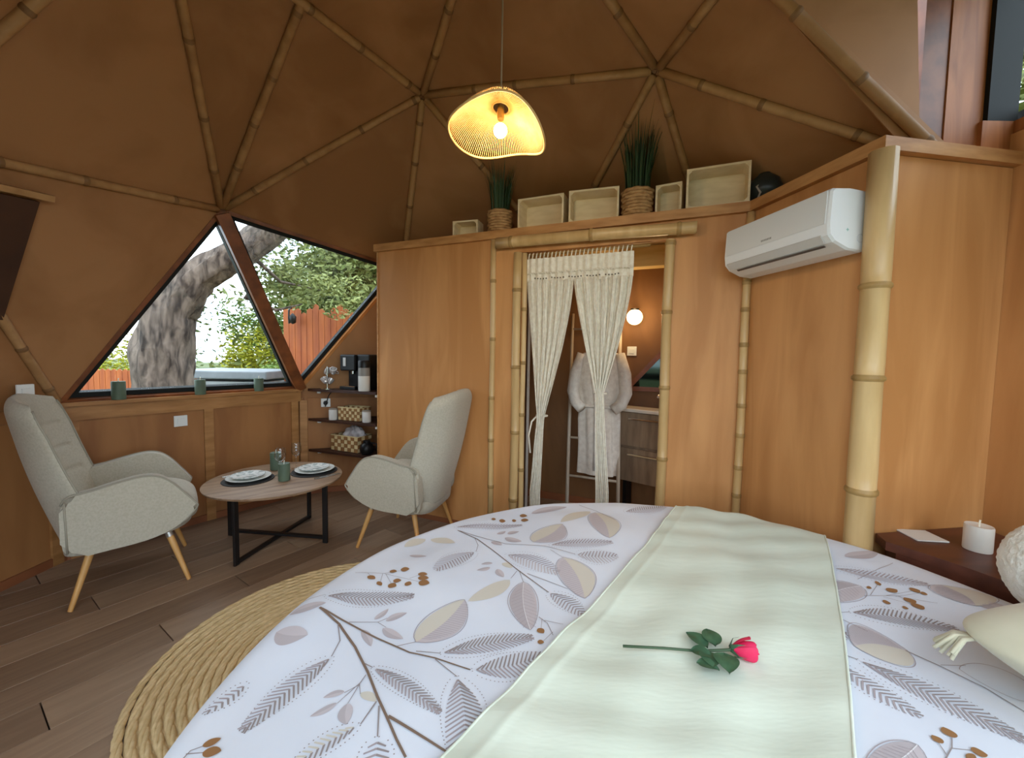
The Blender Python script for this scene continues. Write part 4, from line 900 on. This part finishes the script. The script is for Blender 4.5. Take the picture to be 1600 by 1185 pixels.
BR = [([[-0.536, 1.105], [-0.456, 1.047], [-0.382, 0.968], [-0.321, 0.887], [-0.276, 0.818], [-0.244, 0.773], [-0.207, 0.72], [-0.181, 0.687]], 0.006), ([[-0.536, 1.105], [-0.431, 1.051], [-0.336, 0.998], [-0.241, 0.949], [-0.175, 0.934], [-0.086, 0.902]], 0.005), ([[-0.238, 0.77], [-0.11, 0.699]], 0.0055), ([[-0.459, 1.047], [-0.429, 0.989], [-0.428, 0.938]], 0.0025), ([[-0.338, 0.914], [-0.315, 0.901]], 0.0025), ([[-0.274, 0.806], [-0.288, 0.754]], 0.003), ([[-0.265, 0.795], [-0.245, 0.726]], 0.003), ([[-0.433, 1.056], [-0.356, 1.06], [-0.335, 1.077]], 0.002), ([[-0.356, 1.06], [-0.327, 1.04]], 0.0015), ([[-0.323, 0.88], [-0.329, 0.851], [-0.353, 0.833]], 0.002), ([[-0.326, 0.861], [-0.357, 0.807]], 0.0015), ([[-0.328, 0.854], [-0.334, 0.805]], 0.0015), ([[-0.328, 0.854], [-0.316, 0.827]], 0.0015), ([[-0.278, 0.97], [-0.234, 0.987]], 0.002), ([[-0.226, 0.954], [-0.165, 0.951]], 0.0025), ([[-0.174, 0.93], [-0.114, 0.878]], 0.0025), ([[-0.611, 1.145], [-0.549, 1.166]], 0.002), ([[-0.51, 1.298], [-0.414, 1.297], [-0.287, 1.251]], 0.0015), ([[-0.467, 1.295], [-0.439, 1.265]], 0.0012), ([[-0.418, 1.297], [-0.409, 1.241]], 0.0012), ([[-0.407, 1.293], [-0.367, 1.231]], 0.0012), ([[-0.414, 1.297], [-0.351, 1.322]], 0.0012), ([[-0.322, 1.269], [-0.287, 1.297]], 0.0012), ([[-0.218, 1.654], [-0.131, 1.58], [-0.062, 1.486], [0.024, 1.363], [0.126, 1.228]], 0.0036), ([[-0.218, 1.654], [-0.133, 1.603], [-0.015, 1.539], [0.134, 1.513], [0.244, 1.456]], 0.003), ([[-0.139, 1.585], [-0.121, 1.525], [-0.124, 1.473]], 0.002), ([[0.028, 1.347], [0.007, 1.302]], 0.002), ([[0.037, 1.343], [0.049, 1.28]], 0.002), ([[0.063, 1.331], [0.191, 1.247]], 0.0025), ([[0.156, 1.483], [0.197, 1.427]], 0.0015), ([[0.345, 1.971], [0.409, 1.891], [0.475, 1.767]], 0.0025), ([[0.087, 1.104], [0.109, 1.077], [0.12, 1.026]], 0.002), ([[0.101, 1.088], [0.153, 1.073]], 0.0015), ([[0.096, 1.096], [0.089, 1.043]], 0.0012), ([[0.121, 1.039], [0.091, 1.001]], 0.0012), ([[-0.587, 0.689], [-0.586, 0.706], [-0.57, 0.717]], 0.002), ([[-0.589, 0.699], [-0.56, 0.704]], 0.002), ([[1.117, 1.225], [1.223, 1.231], [1.319, 1.197]], 0.0016), ([[1.141, 1.229], [1.222, 1.292]], 0.0012), ([[1.192, 1.23], [1.314, 1.262]], 0.0012), ([[1.176, 1.223], [1.243, 1.183]], 0.0012), ([[1.22, 1.228], [1.331, 1.251]], 0.0012), ([[0.933, 1.144], [1.009, 1.149]], 0.002), ([[0.946, 1.141], [0.993, 1.07]], 0.0022), ([[1.029, 1.0], [1.063, 0.946], [1.094, 0.88], [1.102, 0.81]], 0.003), ([[0.824, 0.982], [0.869, 0.959]], 0.0025), ([[1.067, 0.95], [1.127, 0.948]], 0.0016), ([[0.798, 0.694], [0.855, 0.73], [0.879, 0.752]], 0.0022), ([[0.827, 0.713], [0.839, 0.74]], 0.0016), ([[0.852, 0.728], [0.893, 0.724]], 0.0016), ([[1.176, 1.317], [1.4, 1.429]], 0.0016)]
LV = [([-0.425, 0.939], [-0.523, 0.751], 0.0703, 'h'), ([-0.315, 0.901], [-0.135, 0.78], 0.043, 'h'), ([-0.29, 0.754], [-0.387, 0.67], 0.0424, 'h2'), ([-0.246, 0.726], [-0.24, 0.645], 0.0575, 'h'), ([-0.369, 1.071], [-0.345, 1.119], 0.0192, 's'), ([-0.336, 1.066], [-0.287, 1.103], 0.0259, 's'), ([-0.335, 1.038], [-0.27, 0.998], 0.0281, 's'), ([-0.388, 1.031], [-0.343, 0.971], 0.0227, 's'), ([-0.354, 0.837], [-0.395, 0.824], 0.0175, 's'), ([-0.358, 0.809], [-0.401, 0.779], 0.0184, 's'), ([-0.335, 0.806], [-0.317, 0.756], 0.029, 's'), ([-0.317, 0.831], [-0.275, 0.807], 0.0202, 's2'), ([-0.234, 0.987], [-0.132, 1.171], 0.1048, 'b'), ([-0.165, 0.951], [0.067, 1.02], 0.0682, 'h'), ([-0.082, 0.902], [0.09, 0.952], 0.0852, 'h'), ([-0.115, 0.88], [-0.075, 0.658], 0.0882, 'h'), ([-0.546, 1.159], [-0.286, 1.179], 0.0747, 'h'), ([-0.614, 1.089], [-0.527, 1.126], 0.0391, 's'), ([-0.609, 1.018], [-0.52, 1.006], 0.0636, 's'), ([0.004, 1.294], [-0.121, 1.165], 0.0585, 's2'), ([-0.124, 1.473], [-0.249, 1.322], 0.0928, 'h3'), ([-0.013, 1.457], [0.17, 1.334], 0.0953, 'h3'), ([0.094, 1.549], [0.228, 1.716], 0.125, 'b'), ([0.154, 1.519], [0.408, 1.554], 0.0707, 'h3'), ([0.244, 1.456], [0.402, 1.452], 0.0992, 'h3'), ([0.198, 1.431], [0.236, 1.2], 0.1189, 'b'), ([0.049, 1.284], [0.061, 1.047], 0.0825, 'f'), ([0.124, 1.228], [0.217, 1.119], 0.0738, 'h'), ([-0.051, 1.629], [-0.017, 1.661], 0.0235, 's'), ([-0.008, 1.631], [0.04, 1.657], 0.0301, 's'), ([-0.018, 1.595], [0.049, 1.558], 0.0393, 's'), ([-0.071, 1.559], [-0.029, 1.528], 0.0313, 's'), ([-0.058, 1.395], [-0.098, 1.381], 0.0171, 's'), ([-0.065, 1.365], [-0.11, 1.338], 0.0206, 's'), ([-0.04, 1.357], [-0.017, 1.309], 0.0275, 's'), ([-0.024, 1.397], [0.011, 1.367], 0.0286, 's2'), ([-0.236, 1.685], [0.055, 1.723], 0.0522, 'h3'), ([-0.317, 1.584], [-0.213, 1.543], 0.0491, 's2'), ([-0.338, 1.583], [-0.402, 1.504], 0.0488, 's2'), ([0.101, 1.854], [0.281, 1.943], 0.056, 's'), ([0.383, 1.882], [0.225, 1.736], 0.067, 's2'), ([0.404, 1.867], [0.404, 1.588], 0.1259, 'b'), ([-0.365, 1.436], [-0.299, 1.424], 0.0233, 's'), ([-0.585, 0.867], [-0.621, 0.784], 0.035, 'h'), ([1.153, 1.279], [0.968, 1.201], 0.101, 'f'), ([1.009, 1.149], [1.254, 1.082], 0.0842, 'h'), ([1.034, 1.0], [0.906, 1.011], 0.1513, 'b'), ([0.869, 0.959], [1.017, 0.744], 0.0921, 'h'), ([0.804, 0.941], [0.865, 0.797], 0.0682, 'h'), ([1.44, 1.298], [1.42, 1.181], 0.1612, 'b'), ([1.475, 1.208], [1.482, 1.146], 0.0735, 's'), ([1.321, 1.091], [1.423, 1.11], 0.0375, 's'), ([1.144, 1.386], [1.396, 1.297], 0.0693, 'h3'), ([1.454, 1.487], [1.565, 1.377], 0.0624, 'h3'), ([1.251, 1.461], [1.425, 1.516], 0.0498, 's'), ([0.792, 0.733], [0.638, 0.675], 0.0579, 'f'), ([0.887, 1.07], [0.929, 1.056], 0.046, 'h'), ([1.212, 0.891], [1.099, 0.937], 0.1174, 'o'), ([0.542, 1.873], [0.774, 1.965], 0.0842, 'h3')]
BE = [([-0.46, 1.276], [-0.432, 1.262], 0.0222), ([-0.419, 1.248], [-0.4, 1.227], 0.0163), ([-0.38, 1.234], [-0.353, 1.225], 0.0275), ([-0.372, 1.256], [-0.346, 1.257], 0.0228), ([-0.33, 1.243], [-0.308, 1.236], 0.0242), ([-0.366, 1.322], [-0.337, 1.327], 0.0294), ([-0.4, 1.313], [-0.375, 1.31], 0.0206), ([-0.301, 1.296], [-0.269, 1.293], 0.0233), ([-0.296, 1.273], [-0.26, 1.271], 0.0263), ([-0.288, 1.248], [-0.252, 1.242], 0.0322), ([-0.082, 1.772], [-0.062, 1.773], 0.028), ([-0.047, 1.76], [-0.018, 1.761], 0.035), ([0.01, 1.769], [0.03, 1.77], 0.029), ([0.046, 1.829], [0.081, 1.823], 0.0381), ([0.051, 1.778], [0.085, 1.772], 0.0361), ([0.082, 1.053], [0.096, 1.033], 0.0211), ([0.077, 1.001], [0.094, 0.997], 0.0163), ([-0.572, 0.716], [-0.55, 0.735], 0.0178), ([-0.562, 0.704], [-0.531, 0.709], 0.0227), ([1.218, 1.299], [1.233, 1.292], 0.0269), ([1.169, 1.275], [1.177, 1.265], 0.0213), ([1.218, 1.255], [1.258, 1.264], 0.0248), ([1.3, 1.261], [1.329, 1.262], 0.0269), ([1.32, 1.251], [1.331, 1.238], 0.0206), ([1.229, 1.208], [1.264, 1.209], 0.029), ([1.227, 1.182], [1.26, 1.18], 0.0326), ([1.152, 1.199], [1.169, 1.19], 0.0233), ([1.189, 1.175], [1.2, 1.166], 0.0184), ([0.881, 0.75], [0.885, 0.774], 0.0251), ([0.845, 0.737], [0.842, 0.755], 0.0197), ([0.886, 0.725], [0.907, 0.716], 0.0208), ([0.868, 0.717], [0.873, 0.705], 0.0251)]

PR = MB()
def stroke(pts, wdt, mi, w2=None, off=.0016):
    PR.mi = mi; P_ = []
    for i in range(len(pts)-1):
        a = V((*pts[i], 0)); b = V((*pts[i+1], 0)); n_ = max(1, int((b-a).length/.012)); P_ += [a.lerp(b, k/n_) for k in range(n_)]
    P_.append(V((*pts[-1], 0))); N = len(P_); vs = []; w2 = wdt if w2 is None else w2
    for i, p in enumerate(P_):
        d = P_[min(i+1, N-1)]-P_[max(i-1, 0)]; d = d.normalized() if d.length > 1e-9 else V((1, 0, 0)); nn = V((-d.y, d.x, 0)); k = wdt+(w2-wdt)*i/max(1, N-1)
        for s_ in (-1, 1): q_ = p+nn*s_*k/2; vs.append(loc(S(q_.x, q_.y, off)))
    PR.add(vs, [(2*i, 2*i+1, 2*i+3, 2*i+2) for i in range(N-1)])
def dot(x, y, r, mi, off=.0019):
    PR.mi = mi; PR.add([loc(S(x+r*math.cos(k*PI/3), y+r*math.sin(k*PI/3), off)) for k in range(6)], [(0, 1, 2, 3, 4, 5)])
def leafshape(base, tip, w, bend=.10):
    b = V((*base, 0)); t = V((*tip, 0)); d = t-b; L = d.length; d = d/L; nn = V((-d.y, d.x, 0))
    mid = lambda s: b+d*L*s+nn*bend*w*math.sin(PI*s)
    half = lambda s: w/2*max(0, math.sin(PI*min(1, s**.85)))**.75
    return mid, half, nn, d, L
def fillhalf(mid, half, nn, sgn_, mi, s0=0, s1=1, off=.0012):
    PR.mi = mi; vs = []; N = 14; M_ = 3
    for i in range(N+1):
        s = s0+(s1-s0)*i/N
        for k in range(M_+1): q_ = mid(s)+nn*sgn_*half(s)*k/M_; vs.append(loc(S(q_.x, q_.y, off)))
    PR.add(vs, [(i*(M_+1)+k, i*(M_+1)+k+1, (i+1)*(M_+1)+k+1, (i+1)*(M_+1)+k) for i in range(N) for k in range(M_)])
def outline(mid, half, nn, mi, wd_, g=1.0):
    for s_ in (-1, 1): stroke([tuple((mid(i/20)+nn*s_*half(i/20)*g)[:2]) for i in range(21)], wd_, mi, off=.002)
for pts, w_ in BR: stroke(pts, w_*1.15, 0 if w_ > .0034 else 1, w_*.8, off=.0022)
for i, (b, t, w_, st) in enumerate(LV):
    mid, half, nn, d, L = leafshape(b, t, w_, .12 if i % 2 else -.12)
    if st in ('h', 'h2', 'h3'):
        step = {'h': .0105, 'h2': .0105, 'h3': .012}[st]; N = max(6, int(L/step)); c1, c2 = (1, 2) if st != 'h3' else (2, 3)
        if st == 'h2': c1, c2 = 1, 4
        for k in range(1, N):
            s = k/N; h = half(s)*.88; sl = min(.10, w_/L*.45)
            for sg in (-1, 1):
                p = mid(s); q_ = mid(min(1, s+sl))+nn*sg*h
                stroke([tuple(p[:2]), tuple(q_[:2])], step*.42, (c1 if sg > 0 else c2), step*.30)
        nd = max(8, int(L/.0085))
        for k in range(nd+1):
            for sg in (-1, 1): q_ = mid(k/nd)+nn*sg*(half(k/nd)+.004); dot(q_.x, q_.y, .0015, c1)
    elif st == 's': fillhalf(mid, half, nn, 1, 3); fillhalf(mid, half, nn, -1, 5)
    elif st == 's2': fillhalf(mid, half, nn, 1, 4); fillhalf(mid, half, nn, -1, 4)
    elif st == 'o': outline(mid, half, nn, 2, .0016)
    elif st == 'f':
        fillhalf(mid, half, nn, 1, 3); fillhalf(mid, half, nn, -1, 5); outline(mid, half, nn, 2, .0018, 1.12)
        stroke([tuple(mid(k/10)[:2]) for k in range(11)], .0018, 6, off=.002)
        for k in range(2, 13):
            for sg in (-1, 1): stroke([tuple(mid(k/14)[:2]), tuple((mid(min(1, k/14+.10))+nn*sg*half(k/14)*.9)[:2])], .0011, 2, off=.002)
    elif st == 'b':
        fillhalf(mid, half, nn, 1, 4); fillhalf(mid, half, nn, -1, 3); outline(mid, half, nn, 2, .0018, 1.08)
        for k in range(2, 22): stroke([tuple(mid(k/24)[:2]), tuple((mid(min(1, k/24+.06))-nn*half(k/24)*.92)[:2])], .0012, 2, off=.002)
for b, t, w_ in BE:
    mid, half, nn, d, L = leafshape(b, t, w_, 0); fillhalf(mid, half, nn, 1, 7, off=.0024); fillhalf(mid, half, nn, -1, 7, off=.0024)
prm = [mat('print_brown', (124, 102, 86), rough=.9), mat('print_taupe', (150, 138, 136), rough=.9), mat('print_mauve', (168, 156, 158), rough=.9), mat('print_pale_mauve', (196, 186, 188), rough=.9), mat('print_beige', (206, 198, 184), rough=.9), mat('print_grey_mauve', (182, 172, 174), rough=.9), mat('print_white', (226, 222, 222), rough=.9), mat('print_ochre', (148, 106, 66), rough=.9)]
po = PR.build('leaf_print', prm, du, fixn=False); po['kind'] = 'stuff'

# bed runner across the bed
M_run = mat('cream_cotton', (204, 210, 192), (214, 219, 202), rough=.85, scale=(4, 4, 4), sheen=.1, spec=.15, bump=.2, bscale=(7, 26, 7))
ra = math.radians(54); ud = V((math.cos(ra), math.sin(ra), 0)); nd_ = V((ud.y, -ud.x, 0)); r0_ = V((.985, 1.675, 0))
run = thing('bed_runner', 'cream cotton runner laid across the round bed', 'bed runner', (BC.x, BC.y, 0))
def rsurf(u, v):
    s = -1.75+2.20*v; c = (u-.5)*.585
    p = r0_+ud*s+nd_*(c-.012*math.sin(s*3)); w2 = .0032*math.sin(s*14+c*9)+.0024*math.sin(s*31-c*20+2*math.sin(s*5))+.0030*math.sin(c*34+s*3+2*math.sin(s*4))+.0028*abs(math.sin(c*11+s*2.2+.6))+.003*math.exp(-((c+.245)/.008)**2)
    return loc(S(p.x, p.y, .011+w2))
mb = MB(); mb.grid(rsurf, 90, 240); cl = mb.build('cloth', M_run, run, smooth=True, fixn=False)
for c in (0.0, 1.0): MB().tube([rsurf(c, k/120)+V((0, 0, -.001)) for k in range(121)], .0035, 6).build('hem', M_run, cl, smooth=True)
# rose
M_rose = mat('rose_petal', (206, 24, 74), (228, 52, 98), rough=.6, scale=(20, 20, 20)); M_stem = mat('rose_stem', (64, 84, 58), rough=.6); M_rleaf = mat('rose_leaf', (48, 82, 58), (70, 104, 74), rough=.5, scale=(30, 30, 30))
rp = S(.285, .955)+V((0, 0, .0)); ro = thing('rose', 'single pink rose lying on the cream bed runner', 'rose', (.285, .955, ZBED+.022), math.radians(-3))
MB().tube([(0, 0, .004), (.10, -.001, .005), (.18, -.006, .006), (.25, -.010, .016), (.262, -.010, .020)], [.0032, .003, .003, .0034, .006], 8).build('stem', M_stem, ro, True)
def leaf3(o, d, L, wd, nm='leaf', m=None, lift=.006):
    d = V(d).normalized(); nn = V((-d.y, d.x, 0)); mb = MB()
    def f(u, v): s = v; h = wd/2*math.sin(PI*min(1, s**.8))**.8; c = (u-.5)*2; return V(o)+d*L*s+nn*h*c+V((0, 0, lift*math.sin(PI*s)+.004*abs(c)-.003))
    mb.grid(f, 6, 10); k = mb.build(nm, m or M_rleaf, ro, smooth=True); return k
for o_, d_, L_, w_ in (((.205, 0, .012), (-.55, .85, 0), .062, .042), ((.225, .004, .014), (.05, 1, 0), .062, .046), ((.20, -.012, .010), (-.2, -1, 0), .052, .050), ((.235, -.016, .012), (-.25, -1, 0), .066, .055), ((.160, -.045, .008), (.95, -.45, 0), .048, .036), ((.16, -.008, .010), (.9, -.45, 0), .05, .04)):
    leaf3(o_, d_, L_, w_)
Rr = Matrix.Rotation(PI/2, 3, 'Y')
for k in range(12):
    a = k*2.4; ring = k//4; rr_ = .021-.0055*ring; hgt = .046+.006*ring
    def pet(u, v, a=a, rr_=rr_, hgt=hgt, ring=ring):
        b = a+(u-.5)*(1.7-.2*ring); q_ = rr_*(.35+.75*math.sin(min(1, v*1.25)*PI/2))*(1+(.16*v**4 if ring == 0 else 0)); h = hgt*v-.006*((u-.5)*2)**2*v
        p = V((q_*math.cos(b), q_*math.sin(b), h)); return V((.258, -.010, .020))+Rr @ p
    MB().grid(pet, 8, 8).build('petal', M_rose, ro, smooth=True)
for k in range(5):
    a = k*2*PI/5; MB().plate([V((.252, -.010, .020))+Rr @ V((x*math.cos(a)-y*math.sin(a), x*math.sin(a)+y*math.cos(a), z)) for x, y, z in ((.004, -.006, 0), (.021, -.002, .012), (.024, 0, .028), (.021, .002, .012), (.004, .006, 0))], (0, 0, .0006)).build('sepal', M_rleaf, ro)
# cushions
M_boucle = mat('white_boucle', (226, 222, 208), (236, 232, 220), rough=.95, scale=(30, 30, 30), bump=1.0, bscale=(55, 55, 55), sheen=.2); M_sand = mat('sand_velvet', (196, 188, 160), (208, 200, 174), rough=.9, scale=(8, 8, 8), sheen=.2, bump=.2)
rr = random.Random(9); bm = bmesh.new(); bmesh.ops.create_icosphere(bm, subdivisions=6, radius=.155)
for v_ in bm.verts:
    c = v_.co; k = math.sin(c.x*150+3*math.sin(c.y*90))*math.sin(c.y*150+3*math.sin(c.z*80))*math.sin(c.z*140+2*math.sin(c.x*70)); v_.co = c*(1+.018*k)
bc_ = thing('ball_cushion', 'white boucle ball cushion beside the nightstand', 'cushion', (1.615, 1.10, ZBED-.010)); MB().bm(bm, (0, 0, .150)).build('cover', M_boucle, bc_, smooth=True)
sc_ = thing('square_cushion', 'sand coloured cushion with corner tassel at the right edge of the bed', 'cushion', (1.35, .745, ZBED+.012), math.radians(12)); sc_.scale = (1.22, 1.22, 1.2)
def cush(u, v):
    a = 2*PI*u; b = PI*(v-.5); x = .21*sup(math.cos(a), .35); y = .21*sup(math.sin(a), .35); cb = sup(math.cos(b), .6); e = 1-.10*(1-max(abs(x), abs(y))/.21)
    return V((x*cb, y*cb, .085+.082*math.sin(b)*(1-.55*(abs(x*cb)/.21)**4)*(1-.55*(abs(y*cb)/.21)**4)))
rot_ = Matrix.Rotation(math.radians(-10), 3, 'Y')
mb = MB(); mb.grid(lambda u, v: cush(u, v), 72, 24, cu=True); mb.build('cover', M_sand, sc_, smooth=True)
ts = MB()
for k in range(16):
    a = rr.uniform(-.5, .5); L_ = .07+.02*rr.random(); d_ = V((-math.cos(a+.35), math.sin(a+.35), 0)); ts.tube([(-.165, .165, .075), V((-.175, .175, .07))+d_*L_*.4, V((-.175, .175, .03+.02*rr.random()))+d_*L_*.75], [.004, .004, .003], 5)
ts.build('tassel', M_sand, sc_, smooth=True)
# nightstand, card, white candle
M_ns = mat('dark_mahogany', (82, 44, 32), (104, 58, 42), rough=.4, scale=(4, 18, 18), detail=5, spec=.45)
ZN = .590; NS = [Pc+u3*.02-n3*.055, Pd-u3*.03-n3*.004]
no = V((1.75, 1.45, 0)); ns_ = thing('nightstand', 'dark mahogany nightstand curving along the bed', 'nightstand', no)
poly = [NS[0]+u3*.06+n3*.045, NS[1]]
poly.append(V((2.03, .95, 0)))
for k in range(13):
    a = math.radians(2+31.0*k/12); poly.append(V((BC.x+1.19*math.cos(a), BC.y+1.19*math.sin(a), 0)))
MB().plate([p-no+V((0, 0, ZN-.035)) for p in poly], (0, 0, .035)).build('top', M_ns, ns_)
ins = [no+(p-no)*.94 for p in poly]; ins = [p for p in poly]
inn = [V((p.x, p.y, 0)) for p in poly]; cen = sum(inn, V((0, 0, 0)))/len(inn)
MB().plate([cen+(p-cen)*.9-no+V((0, 0, .02)) for p in inn], (0, 0, ZN-.056)).build('body', M_ns, ns_)
cd = MB().box((0, 0, .003), (.115, .105, .005), bev=.001).build('card', mat('card_white', (232, 232, 224), rough=.6)); cd.location = (1.675, 1.60, ZN+.0005); cd.rotation_euler = (0, 0, -.1); tag(cd, 'white square card on the dark nightstand', 'card')
candle('pillar_candle', 'white pillar candle on the dark nightstand', (1.775, 1.49, ZN+.001), .040, .095, mat('white_wax', (226, 222, 212), rough=.5, transl=.15))
